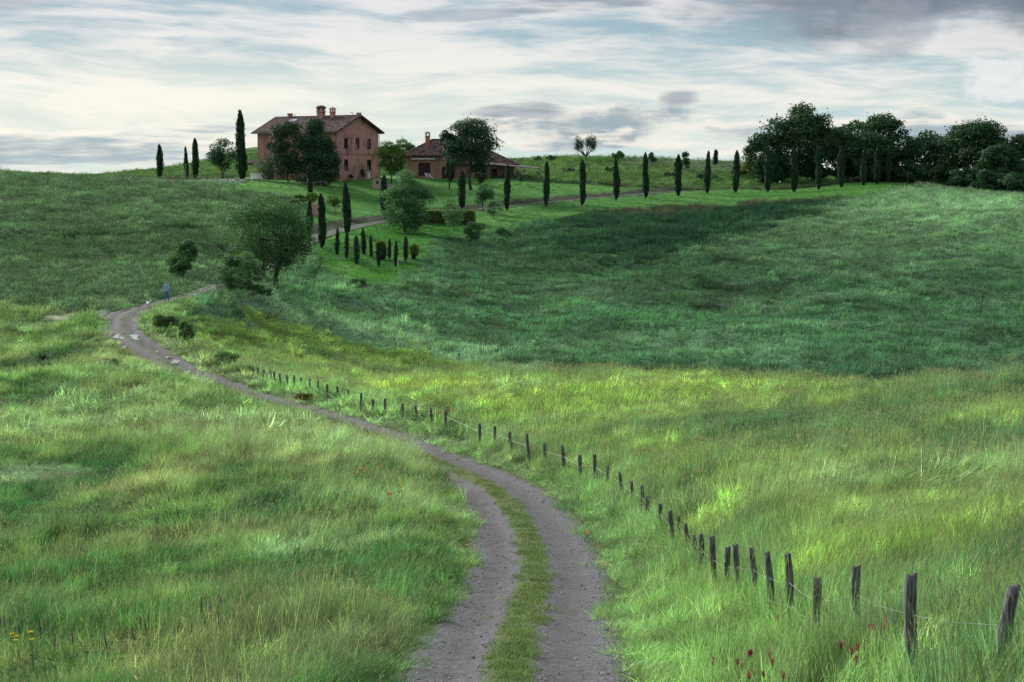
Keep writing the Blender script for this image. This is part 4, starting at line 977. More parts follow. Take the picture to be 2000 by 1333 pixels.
T(984,440,482,40,'faint grey-green shrub in the long grass right of the dark rounded one', cat='shrub', name='tall_shrub', c0=0.05, mt=F_BUSH, n=1100, leaf=0.15, ncl=18, tr=0.05)
T(655,377,420,36,'small yellow-green fruit tree on the lawn between two cypresses', name='fruit_tree', c0=0.25, mt=F_BRIGHT, n=1300, leaf=0.14, ncl=18, tr=0.06)
T(612,374,405,36,'yellow-green fruit tree behind the leftmost drive cypress', name='fruit_tree', c0=0.15, mt=F_BRIGHT, n=1300, leaf=0.14, ncl=16, tr=0.06)
T(585,382,402,46,'low yellow-green shrub above the crown of the walnut', cat='shrub', name='tall_shrub', c0=0.0, mt=F_BRIGHT, n=1500, leaf=0.14, ncl=16, tr=0.05, limbs=False)
# near the farmhouse
T(563,229,352,84,'pine with open branches against the farmhouse front, left one of two', name='pine_tree', D=358, c0=0.0, mt=F_DARK, n=8500, leaf=0.20, ncl=52, clr=0.15, tr=0.17, shape='egg')
T(618,236,352,92,'dense dark tree hiding the middle of the farmhouse front', D=356, c0=-0.12, mt=F_DARK, n=13500, leaf=0.22, ncl=60, clr=0.17, tr=0.22, shape='cone')
T(636,262,352,62,'rounded dark tree against the corner of the farmhouse', D=357, c0=-0.12, mt=F_DARK, n=7500, leaf=0.21, ncl=40, clr=0.18, tr=0.18)
T(526,298,352,50,'olive-green bush beside the lean-to roof of the farmhouse', cat='bush', name='garden_bush', D=360, c0=0.02, mt=F_OLIVE, n=2500, leaf=0.16, ncl=26, clr=0.2, tr=0.08)
T(590,333,353,38,'low pale shrub right of the orange lifebuoys', cat='shrub', name='garden_shrub', D=357, c0=0.0, mt=F_OLIVE, n=1100, leaf=0.15, ncl=14, tr=0.05, limbs=False)
T(437,274,351,64,'loose olive-coloured tree behind the pool fence, left of the tallest cypress', D=385, c0=0.18, mt=F_OAK, n=4800, leaf=0.18, ncl=42, clr=0.16, tr=0.12, trunks=2)
T(764,277,362,64,'round-crowned light green tree between the two buildings', D=366, c0=0.20, mt=F_BRIGHT, n=7000, leaf=0.17, ncl=46, clr=0.17, tr=0.13)
T(786,274,345,50,'tree crown showing behind the gap between the two buildings', D=440, c0=0.05, mt=F_MID, n=3800, leaf=0.24, ncl=30, tr=0.16)
T(752,285,345,30,'small tree crown peeping beside the gable wall', D=445, c0=0.05, mt=F_MID, n=1500, leaf=0.22, ncl=18, tr=0.12)
T(920,234,356,106,'umbrella pine with a bare forked trunk in front of the low building', name='umbrella_pine', D=360, c0=0.28, mt=F_DARK, n=14500, leaf=0.20, ncl=85, clr=0.17, tr=0.26, shape='umbrella', flat=0.8)
T(938,306,357,32,'small bushy tree under the right side of the umbrella pine', D=358, c0=0.18, mt=F_DARK, n=2600, leaf=0.17, ncl=20, tr=0.08)
T(878,240,356,34,'dark needled tree joining the umbrella pine on its left', name='pine_tree', D=362, c0=0.45, mt=F_DARK, n=3200, leaf=0.20, ncl=26, clr=0.22, tr=0.12)
T(1017,323,354,22,'white rose climbing the pillar of the pergola', cat='rose bush', name='rose_bush', D=369, c0=0.05, mt=F_OLIVE, n=900, leaf=0.14, ncl=14, tr=0.04)
T(1052,330,353,14,'smaller rose at the right end of the pergola', cat='rose bush', name='rose_bush', D=369, c0=0.1, mt=F_OLIVE, n=420, leaf=0.13, ncl=8, tr=0.03)
# ridge line
def vtree():
    p = at_D(1143, 436); s = px2m(p.y); root = thing('bare_forked_tree', 'lone forked tree with tufted limbs on the bare skyline', 'tree', p)
    H = (VH - 270) * s - p.z; b = MB(); r = np.random.default_rng(5); tips = []
    b.tube([(0, 0, -0.3), (0.05, 0, H * 0.22)], [0.20, 0.16], 6)
    for dx, hh in ((-1.9, 0.93), (-1.1, 0.80), (0.5, 0.9), (1.2, 1.0), (2.0, 0.90), (1.8, 0.66), (-2.1, 0.66)):
        e = Vector((dx, r.uniform(-.6, .6), H * hh)); m = Vector((dx * 0.7, e.y * 0.5, H * (0.3 + 0.22 * hh)))
        b.tube([(0.05, 0, H * 0.2), m, e], [0.13, 0.09, 0.03], 5); tips += [m.lerp(e, t) for t in (0.4, 0.6, 0.8, 1.0)]
    b.build('trunk', BARK, root)
    P = []
    for q in tips: P.append(np.array(q) + r.normal(0, 1, (110, 3)) * np.array([0.36, 0.36, 0.42]))
    P = np.concatenate(P); link('crown', leaf_mesh('crown', P, r.normal(0, 1, P.shape), 0.13, F_OAK, seed=3), root)
vtree()
for u, vt, w, D, txt, mt, sh in [
    (1050,305,16,440,'smallest round bush on the skyline right of the low roof', F_MID, 'round'), (1076,304,20,440,'second round bush on the skyline, left of the forked tree', F_MID, 'round'),
    (1205,295,24,437,'rounded bush on the skyline right of the forked tree', F_MID, 'egg'), (1271,297,20,430,'pointed bush with a thin spire on the skyline', F_MID, 'cone'),
    (1336,292,26,415,'dense dark conical bush behind the drive cypresses', F_DARK, 'cone'), (1187,328,30,405,'dark rusty bush low on the green hill behind the lawn', F_OAK, 'round'),
    (1437,322,22,408,'low bush at the left foot of the big oaks', F_OAK, 'round'), (1455,316,30,410,'yellow flowering broom left of the big oaks', F_BROOM, 'round'), (1474,324,22,408,'smaller yellow broom beside the flowering one', F_BROOM, 'round'),
    (1307,341,30,398,'silvery young olive left of the middle of the drive row', F_OLIVE, 'round'), (1365,339,18,396,'silvery olive sapling with a bare stem behind the drive', F_OLIVE, 'round'), (1392,340,18,400,'faint silvery olive behind the twelfth drive cypress', F_OLIVE, 'round'),
    (1110,333,26,405,'silvery olive bush low on the hill left of the rusty bush', F_OLIVE, 'round')]:
    p = at_D(u, D); s = px2m(p.y); H = max(1.2, (VH - vt) * s - p.z)
    tree('bush', txt, 'bush', p, H, w * s, c0=0.30 if 'bare stem' in txt else 0.03, mt=mt, n=int(700 + w * 45), leaf=0.15, ncl=16, clr=0.2, tr=0.06, seed=u, shape=sh)
# oak wood on the right
for u, vt, w, D, c0, n, nm, txt in [
    (1490,262,76,398,0.02,5200,'oak_tree','low oak at the left end of the wood'),
    (1556,209,132,402,0.10,13500,'oak_tree','tallest oak of the wood, its crown wide and domed'),
    (1652,232,96,406,0.10,9000,'oak_tree','round oak just right of the tallest one'),
    (1722,227,98,400,0.05,9000,'oak_tree','oak with a pointed leader near the end of the drive'),
    (1700,262,80,392,0.03,5500,'oak_tree','lower oak in front of the one with the pointed leader'),
    (1800,258,90,395,0.02,5200,'oak_tree','thin-leaved oak with sky showing through its crown'),
    (1838,268,60,390,0.02,4200,'oak_tree','small oak between the thin-leaved one and the broad one'),
    (1900,239,128,385,0.02,12000,'oak_tree','broad rounded oak in the right part of the wood'),
    (1945,280,80,372,0.02,6000,'oak_tree','low dense oak in front of the broad rounded one'),
    (1990,262,90,378,0.02,6500,'oak_tree','oak cut by the right edge under bare twigs'),
    (2070,250,110,380,0.02,5000,'oak_tree','oak standing just past the right edge')]:
    if u > 2050: txt = 'oak at the very right end of the wood'
    T(u, vt - 3, 0, w * 1.08, txt, name=nm, D=D, c0=c0 - 0.06, mt=F_OAK, n=int(n * 1.25), leaf=0.30, ncl=max(40, int(w * 0.75)), clr=0.155, tr=0.26, seed=u, group='oaks of the wood at the end of the drive')
for i, (u, vt, w, D) in enumerate([(1520,315,60,400),(1585,318,70,402),(1640,322,70,406),(1690,330,60,402),(1745,325,60,392),(1790,318,70,388),(1835,325,70,382),(1880,330,80,374),(1930,335,80,366),(1975,340,80,362),(2030,335,90,364)]):
    T(u, vt, 0, w, '%s dark thicket from the left under the oaks of the wood' % ordinal(i + 1), cat='thicket', name='thicket_bush', D=D, c0=0.0, mt=F_OAK, n=3200, leaf=0.26, ncl=26, clr=0.2, tr=0.05, seed=u, limbs=False, group='thickets under the oaks')
def twigs():
    p = at_D(1982, 376); s = px2m(p.y); H = (VH - 250) * s - p.z
    root = thing('bare_tree', 'leafless twiggy tree top rising above the oaks at the right edge', 'tree', p); b = MB(); r = np.random.default_rng(9)
    b.tube([(0, 0, -0.3), (0, 0, H * 0.6)], [0.2, 0.12], 6)
    for k in range(16):
        x = r.uniform(-3, 3); b.tube([(0, 0, H * r.uniform(.4, .6)), (x * 0.6, r.uniform(-.5, .5), H * 0.78), (x, r.uniform(-1, 1), H * r.uniform(.85, 1.0))], [0.07, 0.05, 0.015], 4)
        b.tube([(x * 0.6, 0, H * 0.78), (x * 0.6 + r.uniform(-1, 1), 0, H * r.uniform(.86, .97))], [0.035, 0.012], 4)
    b.build('branch', BARK, root)
twigs()
# hedge, vines, roadside bushes
def leafy(name, txt, cat, p, size, n, mt, leaf, seed, boxy=False, core=True, lumpy=0.35, nest=0.8):
    r = np.random.default_rng(seed); sx, sy, sz = size
    d = r.normal(0, 1, (n, 3)); d /= np.linalg.norm(d, axis=1)[:, None]
    if boxy: d = d / np.abs(d).max(1)[:, None]; q = d * r.uniform(0.9, 1.03, (n, 1))
    else:
        nc = 16; cc = r.normal(0, 1, (nc, 3)); cc = cc / np.linalg.norm(cc, axis=1)[:, None] * (r.uniform(0.15, 1, (nc, 1)) ** 0.5) * 0.68; rr = r.uniform(.22, .42, nc)
        k = r.integers(0, nc, n); q = cc[k] + d * (rr[k] * r.uniform(.3, 1.0, n) ** .5)[:, None]
        st = int(n * .10); q[:st] *= r.uniform(1.0, 1.28, (st, 1))
    P = q * np.array([sx / 2, sy / 2, sz / 2]) + np.array([0, 0, sz / 2]); P[:, 2] = np.maximum(P[:, 2], -0.1)
    root = thing(name, txt, cat, p)
    link('foliage', leaf_mesh('foliage', P, d, leaf, mt, seed=seed), root)
    if core:
        b = MB()
        if boxy: b.box(-sx / 2 * .93, sx / 2 * .93, -sy / 2 * .9, sy / 2 * .9, -0.3, sz * .95)
        else: b.lathe([(0.24 * sx * k, z * sz) for k, z in ((.3, -.1), (.8, .1), (1, .4), (.8, .65), (.3, .8))], 9)
        b.build('branches', CORE, root, smooth=not boxy)
    return root
def L(u, vb, w, h, name, txt, cat, mt, n, leaf, dmin=13, depth=0.8, **k):
    p = base_at(u, vb, dmin); s = px2m(p.y); return leafy(name, txt, cat, p, (w * s, w * s * depth, h * s), n, mt, leaf, int(u) * 3 + 1, **k)
p = base_at(868, 437, 165); s = px2m(p.y)
hd = leafy('clipped_hedge', 'long clipped hedge with a sunlit top below the drive', 'hedge', p, (118 * s, 3.2, 26 * s), 9000, F_VINE, 0.10, 5, boxy=True); hd.rotation_euler[2] = R(3)
L(747,508,34,44,'vine_arbour','low arbour buried under a leafy vine behind the young cypresses','arbour',F_VINE,2400,0.13,165,depth=0.7)
L(808,506,26,34,'climbing_bush','leafy climbing bush right of the young cypresses','bush',F_VINE,1800,0.13,165,depth=0.8)
L(325,648,64,42,'roadside_bush','tangled dark bush beside the road under the walker','bush',F_HEDGE,4200,0.07,100,core=False)
L(362,668,42,44,'roadside_bush','darker bush leaning right of the tangled one below the walker','bush',F_HEDGE,2600,0.07,100,core=False)
L(443,712,58,28,'bramble_bush','dark bramble at the far end of the wire fence','bramble',F_HEDGE,4200,0.06,90,core=False)
L(212,722,64,24,'meadow_bush','dark green mounded bush in the left meadow near the road','bush',F_MID,5200,0.05,60)
L(88,726,62,20,'meadow_bush','flat dark bush in the meadow left of the mounded one','bush',F_MID,3800,0.05,60)
L(82,702,22,12,'meadow_bush','tiny dark bush just above the flat one in the meadow','bush',F_MID,900,0.05,60)
L(22,726,48,22,'meadow_bush','dark bush at the left edge of the meadow','bush',F_MID,2600,0.05,60)
L(594,786,40,22,'pale_flowering_bush','pale yellow flowering bush on the verge beside the road','bush',F_BROOM,1800,0.05,60,core=False)
L(700,560,50,20,'slope_shrub','low shrub on the bright slope right of the sapling','shrub',F_MID,900,0.1,160,core=False)
L(505,585,70,34,'roadside_shrub','long grass-green shrub at the foot of the walnut trunks','shrub',F_BUSH,3600,0.08,150,core=False)
# ------------------------------------------------------------------ buildings
def brick_mat(name, c1, c2, mortar, dark=(0.10, 0.06, 0.05)):
    m, t = mat(name)
    p = t.n('ShaderNodeTexCoord').outputs['Object']; sp = t.n('ShaderNodeSeparateXYZ', ins={0: p})
    nrm = t.n('ShaderNodeSeparateXYZ', ins={0: t.n('ShaderNodeTexCoord').outputs['Normal']})
    side = t.m('GREATER_THAN', t.m('ABSOLUTE', nrm.outputs[0]), 0.7)
    uu = t.n('ShaderNodeMix', data_type='FLOAT', ins={0: side, 2: sp.outputs[0], 3: sp.outputs[1]}).outputs[0]
    v2 = t.n('ShaderNodeCombineXYZ', ins={0: uu, 1: sp.outputs[2]}).outputs[0]
    br = t.n('ShaderNodeTexBrick', ins={'Vector': v2, 'Color1': c1 + (1,), 'Color2': c2 + (1,), 'Mortar': mortar + (1,), 'Scale': 1.0, 'Mortar Size': 0.012, 'Brick Width': 0.29, 'Row Height': 0.085, 'Bias': -0.1})
    n1 = t.noise(p, 0.7, 5, 0.65); n2 = t.noise(p, 3.2, 7, 0.85); n3 = t.noise(t.n('ShaderNodeMapping', ins={'Vector': p, 'Scale': (1, 1, 0.25)}).outputs[0], 1.4, 4)
    col = t.mix(t.m('MULTIPLY', t.ss(n2, 0.42, 0.60), 0.75), br.outputs[0], (c2[0] * 1.5, c2[1] * 1.6, c2[2] * 1.6))
    col = t.mix(t.m('MULTIPLY', t.ss(n1, 0.46, 0.66), 0.7), col, dark)
    col = t.mix(t.m('MULTIPLY', t.ss(n3, 0.55, 0.75), 0.4), col, (c1[0] * 1.15, c1[1] * 1.5, c1[2] * 1.5))
    b = t.n('ShaderNodeBump', ins={'Height': br.outputs[1], 'Strength': 0.5, 'Distance': -0.02}).outputs[0]
    t.t.links.new(t.n('ShaderNodeBsdfPrincipled', ins={'Base Color': col, 'Roughness': 0.9, 'Normal': b}).outputs[0], t.out.inputs[0]); return m
BRICK = brick_mat('red_brick', (0.44, 0.195, 0.165), (0.30, 0.130, 0.115), (0.48, 0.36, 0.32))
BRICK2 = brick_mat('pale_brick', (0.30, 0.15, 0.105), (0.24, 0.13, 0.095), (0.29, 0.22, 0.17))
TILE = simple('roof_tile', (0.055, 0.040, 0.044), (0.150, 0.098, 0.095), 1.2, rough=0.95, island=0.6)
SLAB = simple('roof_boards', (0.05, 0.04, 0.035), (0.08, 0.06, 0.05), 4.0)
WOODD = simple('dark_wood', (0.020, 0.012, 0.013), (0.042, 0.024, 0.024), 9.0, stretch=(8, 8, 1))
GLASSM = simple('window_glass', (0.010, 0.012, 0.016), (0.02, 0.024, 0.03), 1.0, rough=0.08, spec=0.6)
STONEM = simple('pale_stone', (0.25, 0.20, 0.17), (0.36, 0.30, 0.26), 5.0, bump=0.4)
METAL = simple('dull_metal', (0.10, 0.09, 0.085), (0.16, 0.15, 0.14), 6.0, rough=0.5, metal=0.6)
WHITEP = simple('white_paint', (0.62, 0.64, 0.66), (0.74, 0.75, 0.76), 4.0)
GREYW = simple('weathered_wood', (0.10, 0.10, 0.10), (0.24, 0.235, 0.22), 8.0, bump=0.5, stretch=(9, 9, 1))

def wall(b, o, ex, w, h, ops, m=0, thick=0.35, z0=-2.0):
    """brick wall with openings (x0, x1, zlow, zhigh); faces outwards to the right-hand side of ex; openings get reveals"""
    ex = Vector(ex); n = Vector((ex.y, -ex.x, 0)); o = Vector(o)
    xs = sorted({0, w} | {v for q in ops for v in q[:2]}); zs = sorted({z0, h} | {v for q in ops for v in q[2:4]})
    P = lambda x, z, d=0: o + ex * x + Vector((0, 0, z)) - n * d
    for i in range(len(xs) - 1):
        for j in range(len(zs) - 1):
            cx, cz = (xs[i] + xs[i + 1]) / 2, (zs[j] + zs[j + 1]) / 2
            if any(q[0] < cx < q[1] and q[2] < cz < q[3] for q in ops): continue
            b.add([P(xs[i], zs[j]), P(xs[i + 1], zs[j]), P(xs[i + 1], zs[j + 1]), P(xs[i], zs[j + 1])], [(0, 1, 2, 3)], m)
    for x0, x1, a, c in ops:
        for u, v in (((x0, a), (x1, a)), ((x1, a), (x1, c)), ((x1, c), (x0, c)), ((x0, c), (x0, a))):
            b.add([P(*u), P(*v), P(*v, thick), P(*u, thick)], [(0, 1, 2, 3)], m)
def window(parent, o, ex, q, shutter=False, thick=0.35, name='window', curtain=False):
    ex = Vector(ex); n = Vector((ex.y, -ex.x, 0)); o = Vector(o); x0, x1, a, c = q
    M = Matrix.Translation(o) @ Matrix(((ex.x, -n.x, 0, 0), (ex.y, -n.y, 0, 0), (0, 0, 1, 0), (0, 0, 0, 1)))
    f = MB(); d = 0.18; t = 0.07
    for bx in ((x0, x1, a, a + t), (x0, x1, c - t, c), (x0, x0 + t, a + t, c - t), (x1 - t, x1, a + t, c - t), ((x0 + x1) / 2 - .03, (x0 + x1) / 2 + .03, a + t, c - t)):
        f.box(bx[0] + .002, bx[1] - .002, d, d + 0.06, bx[2] + .002, bx[3] - .002, 0, M)
    for k in (0.33, 0.66): f.box(x0 + t, x1 - t, d + .01, d + 0.05, a + (c - a) * k - .02, a + (c - a) * k + .02, 0, M)
    w = f.build(name, WOODD, parent)
    g = MB(); g.box(x0 + .01, x1 - .01, d + 0.07, d + 0.09, a + .01, c - .01, 0, M); g.build('pane', GLASSM, w)
    g = MB(); g.box(x0 - .1, x1 + .1, -0.08, d, a - 0.10, a - .003, 0, M); g.build('sill', STONEM, w)
    if curtain: g = MB(); g.box((x0 + x1) / 2 - .12, (x0 + x1) / 2 + .15, d + .061, d + .068, a + .1, a + (c - a) * .4, 0, M); g.build('curtain', WHITEP, w)
    return w
def roof_tiles(b, o, ex, es, w, length, clip=None, tw=0.27, tl=0.46, seed=0):
    r = np.random.default_rng(seed); ex = Vector(ex); es = Vector(es); n = ex.cross(es).normalized(); o = Vector(o)
    for j in range(int(length / tl) + 1):
        for i in range(int(w / tw) + 1):
            x = (i + 0.5) * tw; s0 = j * tl + r.normal(0, .015); s1 = min(s0 + tl * 1.12, length + 0.05)
            if clip and not clip(x, (s0 + s1) / 2): continue
            x += r.normal(0, .012); lift = r.uniform(0, 0.025)
            V = []
            for s, k, up in ((s0, 1.0, 0.055), (s1, 0.82, 0.01)):
                for a, h in ((-.5, 0), (-.26, .075), (.26, .075), (.5, 0)):
                    V.append(o + ex * (x + a * tw * 1.02 * k) + es * s + n * (h + up + lift))
            b.add(V, [(0, 1, 5, 4), (1, 2, 6, 5), (2, 3, 7, 6), (0, 3, 2, 1)])
def chimney(parent, x, y, z0, z1, w, d, m, kind, rotm=None):
    b = MB(); b.box(x - w / 2, x + w / 2, y - d / 2, y + d / 2, z0, z1); ch = b.build('chimney', m, parent)
    b = MB()
    if kind == 'dome':      # brick hood with small arched vents under a rounded tile cap
        for k in range(8):
            a = math.tau * k / 8; b.box(x + w * .62 * math.cos(a) - .1, x + w * .62 * math.cos(a) + .1, y + d * .55 * math.sin(a) - .1, y + d * .55 * math.sin(a) + .1, z1 + .1, z1 + .72)
        b.box(x - w * .68, x + w * .68, y - d * .62, y + d * .62, z1 - .02, z1 + .12)
        M = Matrix.Translation((x, y, 0)); b.lathe([(w * .80, z1 + .72), (w * .86, z1 + .84), (w * .66, z1 + 1.10), (w * .38, z1 + 1.28), (0.05, z1 + 1.34)], 12, 1, M)
    elif kind == 'hood':
        for sx in (-1, 1):
            for sy in (-1, 1): b.box(x + sx * w * .38 - .11, x + sx * w * .38 + .11, y + sy * d * .38 - .11, y + sy * d * .38 + .11, z1, z1 + .55)
        b.box(x - w * .62, x + w * .62, y - d * .62, y + d * .62, z1 - .12, z1 + .003)
        e = w * .75; b.add([(x - e, y - e, z1 + .55), (x + e, y - e, z1 + .55), (x + e, y + e, z1 + .55), (x - e, y + e, z1 + .55), (x, y, z1 + .95)], [(0, 3, 2, 1), (0, 1, 4), (1, 2, 4), (2, 3, 4), (3, 0, 4)], 1)
    else: b.box(x - w * .62, x + w * .62, y - d * .62, y + d * .62, z1 - .02, z1 + .14)
    b.build('chimney_cap', [m, TILE], ch); return ch

# farmhouse: A front-left corner, local x along the long front, y towards the back
TH = R(34); LX, WY, HW, RISE = 20.6, 13.0, 9.45, 2.9
Bx, By = (660 - 1000) / F * 333, 333.0
Ax, Ay = Bx - LX * math.cos(TH), By + LX * math.sin(TH)
house = thing('brick_farmhouse', 'tall red brick farmhouse with tiled gable roof and chimneys on the hilltop', 'farmhouse', (Ax, Ay, -0.55), -TH)
b = MB()
gw = [(2.2, 3.45, 5.95, 8.0), (5.7, 6.95, 5.95, 8.0), (9.3, 10.55, 5.95, 8.0), (2.2, 3.45, 1.75, 3.85), (9.3, 10.55, 1.75, 3.85)]
fw = [(2.6, 3.7, 5.9, 7.5), (7.0, 8.1, 5.9, 7.5), (11.4, 12.5, 5.9, 7.5), (16.0, 17.1, 5.9, 7.5), (2.8, 4.2, 0.0, 2.6), (8.0, 9.6, 0.0, 2.6), (13.0, 14.2, 0.9, 2.7)]
wall(b, (0, 0, 0), (1, 0, 0), LX, HW, fw)
wall(b, (LX, 0, 0), (0, 1, 0), WY, HW, gw + [(5.7, 6.8, 2.0, 3.9)], thick=0.12)
wall(b, (LX, WY, 0), (-1, 0, 0), LX, HW, []); wall(b, (0, WY, 0), (0, -1, 0), WY, HW, [])
for x in (0, LX): b.add([(x, 0, HW), (x, WY, HW), (x, WY / 2, HW + RISE)], [(0, 1, 2) if x else (0, 2, 1)])
wl = b.build('wall', BRICK, house)
b = MB(); b.add([(LX - .121, 5.7, 2.0), (LX - .121, 6.8, 2.0), (LX - .121, 6.8, 3.9), (LX - .121, 5.7, 3.9)], [(0, 1, 2, 3)]); tag(b.build('blind_window', STONEM, house), 'walled-up pale window in the middle of the lower gable')
b = MB(); b.box(LX, LX + .06, -0.03, WY + .03, 4.75, 4.92); b.box(LX, LX + .04, -0.03, WY + .03, 4.98, 5.04); b.build('string_course', BRICK2, house)
for i, q in enumerate(gw): window(house, (LX, 0, 0), (0, 1, 0), q, curtain=i in (1, 3, 4))
for q in fw: window(house, (0, 0, 0), (1, 0, 0), q, name='window' if q[2] > 0 else 'door')
for q in gw + fw[:4]:
    pass
ov = 0.85; ph = math.atan2(RISE, WY / 2); sl = math.hypot(RISE, WY / 2) + ov / math.cos(ph)
rf = MB()
for sgn in (0, 1):
    y0 = -ov if not sgn else WY + ov; dy = math.cos(ph) * (1 if not sgn else -1)
    o = Vector((-ov, y0, HW - ov * math.tan(ph) + 0.10)); es = Vector((0, dy, math.sin(ph)))
    p0 = o; p1 = o + Vector((LX + 2 * ov, 0, 0)); p2 = p1 + es * sl; p3 = p0 + es * sl; dn = Vector((0, 0, -0.16))
    rf.add([p0, p1, p2, p3, p0 + dn, p1 + dn, p2 + dn, p3 + dn], [(0, 1, 2, 3), (7, 6, 5, 4), (0, 4, 5, 1), (1, 5, 6, 2), (3, 7, 4, 0)])
roof = rf.build('roof', SLAB, house)
tb = MB(); roof_tiles(tb, (-ov, -ov, HW - ov * math.tan(ph) + 0.105), (1, 0, 0), (0, math.cos(ph), math.sin(ph)), LX + 2 * ov, sl, clip=lambda x, s: not (5.2 < x < 7.0 and 5.6 < s < 6.9))
roof_tiles(tb, (LX + ov, WY + ov, HW - ov * math.tan(ph) + 0.105), (-1, 0, 0), (0, -math.cos(ph), math.sin(ph)), LX + 2 * ov, sl, seed=2)
for i in range(int((LX + 2 * ov) / 0.45)):
    x = -ov + i * 0.45; tb.tube([(x, WY / 2, HW + RISE + .16), (x + .48, WY / 2, HW + RISE + .19)], [0.15, 0.13], 6)
for y in (-ov, WY + ov):     # verge tiles along the gables
    for e in (-ov + .02, LX + ov - .02):
        tb.tube([(e, y, HW - ov * math.tan(ph) + .17), (e, WY / 2, HW + RISE + .24)], 0.09, 5)
tag(tb.build('roof_tile', TILE, roof), kind='stuff')
b = MB(); M = Matrix.Translation((-ov + 6.1, -ov, HW - ov * math.tan(ph) + .11)) @ Matrix.Rotation(ph, 4, 'X'); b.box(-.85, .85, 5.65, 6.85, .05, .14, 0, M); b.build('skylight', simple('skylight_glass', (0.25, 0.30, 0.36), (0.30, 0.36, 0.42), 1.0, rough=0.1, spec=0.6), roof)
b = MB()
for k in range(9):      # eave rafters under the gable overhang
    y = WY * (k + .5) / 9; z = HW + RISE * (1 - abs(y - WY / 2) / (WY / 2)) - .26; b = MB(); b.box(LX, LX + ov - .05, y - .07, y + .07, z, z + .15); b.build('rafter', SLAB, house)
for k in range(24): x = (k + .5) * LX / 24; b = MB(); b.box(x - .06, x + .06, -ov + .08, 0, HW - .36, HW - .22); b.build('rafter', SLAB, house)
b = MB(); b.tube([(-ov, -ov - .08, HW - ov * math.tan(ph) + .02), (LX + ov, -ov - .08, HW - ov * math.tan(ph) + .02)], 0.08, 6)
b.tube([(LX - .2, -ov, HW - .25), (LX - .1, -.12, HW - .8), (LX - .1, -.12, 0)], 0.06, 6)
b.tube([(LX + .1, WY + ov, HW - .25), (LX + .1, WY + .1, HW - .8), (LX + .1, WY + .1, 0)], 0.06, 6); b.build('gutter', METAL, house)
zr = HW + RISE
chimney(house, 3.2, WY / 2 - .2, zr - .5, zr + .75, 0.75, 0.75, BRICK, 'plain')
chimney(house, 11.7, WY / 2 - .6, zr - .8, zr + .95, 1.3, 1.1, BRICK, 'dome')
chimney(house, 14.7, WY / 2 - .6, zr - .8, zr + .95, 0.85, 0.8, BRICK, 'hood')
chimney(house, LX - .2, WY / 2 + .6, zr - .8, zr + .55, 0.7, 0.6, BRICK, 'plain')
b = MB()
for x in (4.3, LX - 1.2): b.tube([(x, WY / 2, zr), (x, WY / 2, zr + .75)], 0.06, 5)
b.tube([(LX - 1.2, WY / 2, zr + .72), (LX - 2.0, WY / 2, zr + .76)], 0.04, 4)
b.tube([(4.3, WY / 2, zr + .72), (LX - 1.2, WY / 2, zr + .68)], 0.012, 4); b.build('aerial_wire', METAL, roof)
# lean-to on the left of the front
b = MB(); b.box(-1.6, 8.0, -3.2, 0.0, 2.72, 2.84); 
M = Matrix.Translation((-1.6, -3.6, 2.85)) @ Matrix.Rotation(R(14), 4, 'X')
lt = MB(); lt.box(0, 9.6, 0, 3.75, 0, .12, 0, M); lean = lt.build('lean_to_roof', SLAB, house)
tb = MB(); roof_tiles(tb, (-1.6, -3.6, 2.98), (1, 0, 0), (0, math.cos(R(14)), math.sin(R(14))), 9.6, 3.7, seed=4); tag(tb.build('lean_to_tile', TILE, lean), kind='stuff')
for x in (-1.3, 3.0, 7.6): b = MB(); b.box(x - .22, x + .22, -3.3, -2.86, -2, 2.86); b.build('pillar', BRICK, house)
# small things against the gable
def local(x, y, z): v = Matrix.Rotation(-TH, 4, 'Z') @ Vector((x, y, z)); return Vector((Ax + v.x, Ay + v.y, -0.55 + v.z))
p = local(LX + .5, 9.0, 0); b = MB(); b.box(-.28, .28, -.2, .2, 0, 1.25); b.box(-.3, .3, -.22, .22, 1.25, 1.32)
tag(b.build('utility_cabinet', WHITEP, None, p, (0, 0, -TH)), 'white utility cabinet standing against the gable wall', 'cabinet')
leafy('wall_shrub', 'dark climbing shrub against the middle of the gable wall', 'shrub', local(LX + .35, 7.3, 0), (1.2, .5, 2.2), 500, F_OAK, .12, 3, core=False)
leafy('wall_shrub', 'low dark plant at the foot of the gable wall, under the left window', 'shrub', local(LX + .5, 3.6, 0), (1.5, .7, 1.0), 420, F_OAK, .12, 4, core=False)

# shrine beside the gable: small gabled stone box with an arched niche, and a low wall
p = at_D(740, 358); sh = thing('stone_shrine', 'small stone shrine with a gabled top and arched niche on the lawn', 'shrine', p, R(-12))
b = MB(); zt = 1.75; wx, wy = 1.0, 0.6
N = 10; arch = [(-.3, .9)] + [(-.3 * math.cos(math.pi * k / N), 1.25 + .3 * math.sin(math.pi * k / N)) for k in range(N + 1)] + [(.3, .9)]
outer = [(-wx, -.5), (wx, -.5), (wx, zt), (0, zt + .5), (-wx, zt)]
b.box(-wx, wx, -wy + .3, wy, -.5, zt); b.box(-wx, -.3, -wy, -wy + .3, -.5, zt); b.box(.3, wx, -wy, -wy + .3, -.5, zt); b.box(-.3, .3, -wy, -wy + .3, -.5, .9); b.box(-.3, .3, -wy, -wy + .3, 1.5, zt)
b.add([(-wx, -wy, zt), (wx, -wy, zt), (0, -wy, zt + .5), (-wx, wy, zt), (wx, wy, zt), (0, wy, zt + .5)], [(0, 1, 2), (5, 4, 3), (0, 2, 5, 3), (2, 1, 4, 5)])
b.build('wall', STONEM, sh)
b = MB(); b.add([(x * .98, -wy + .28, z) for x, z in arch], [tuple(range(len(arch)))]); b.build('niche', simple('niche_shade', (0.05, 0.045, 0.04), (0.08, 0.07, 0.06), 3), sh)
b = MB()
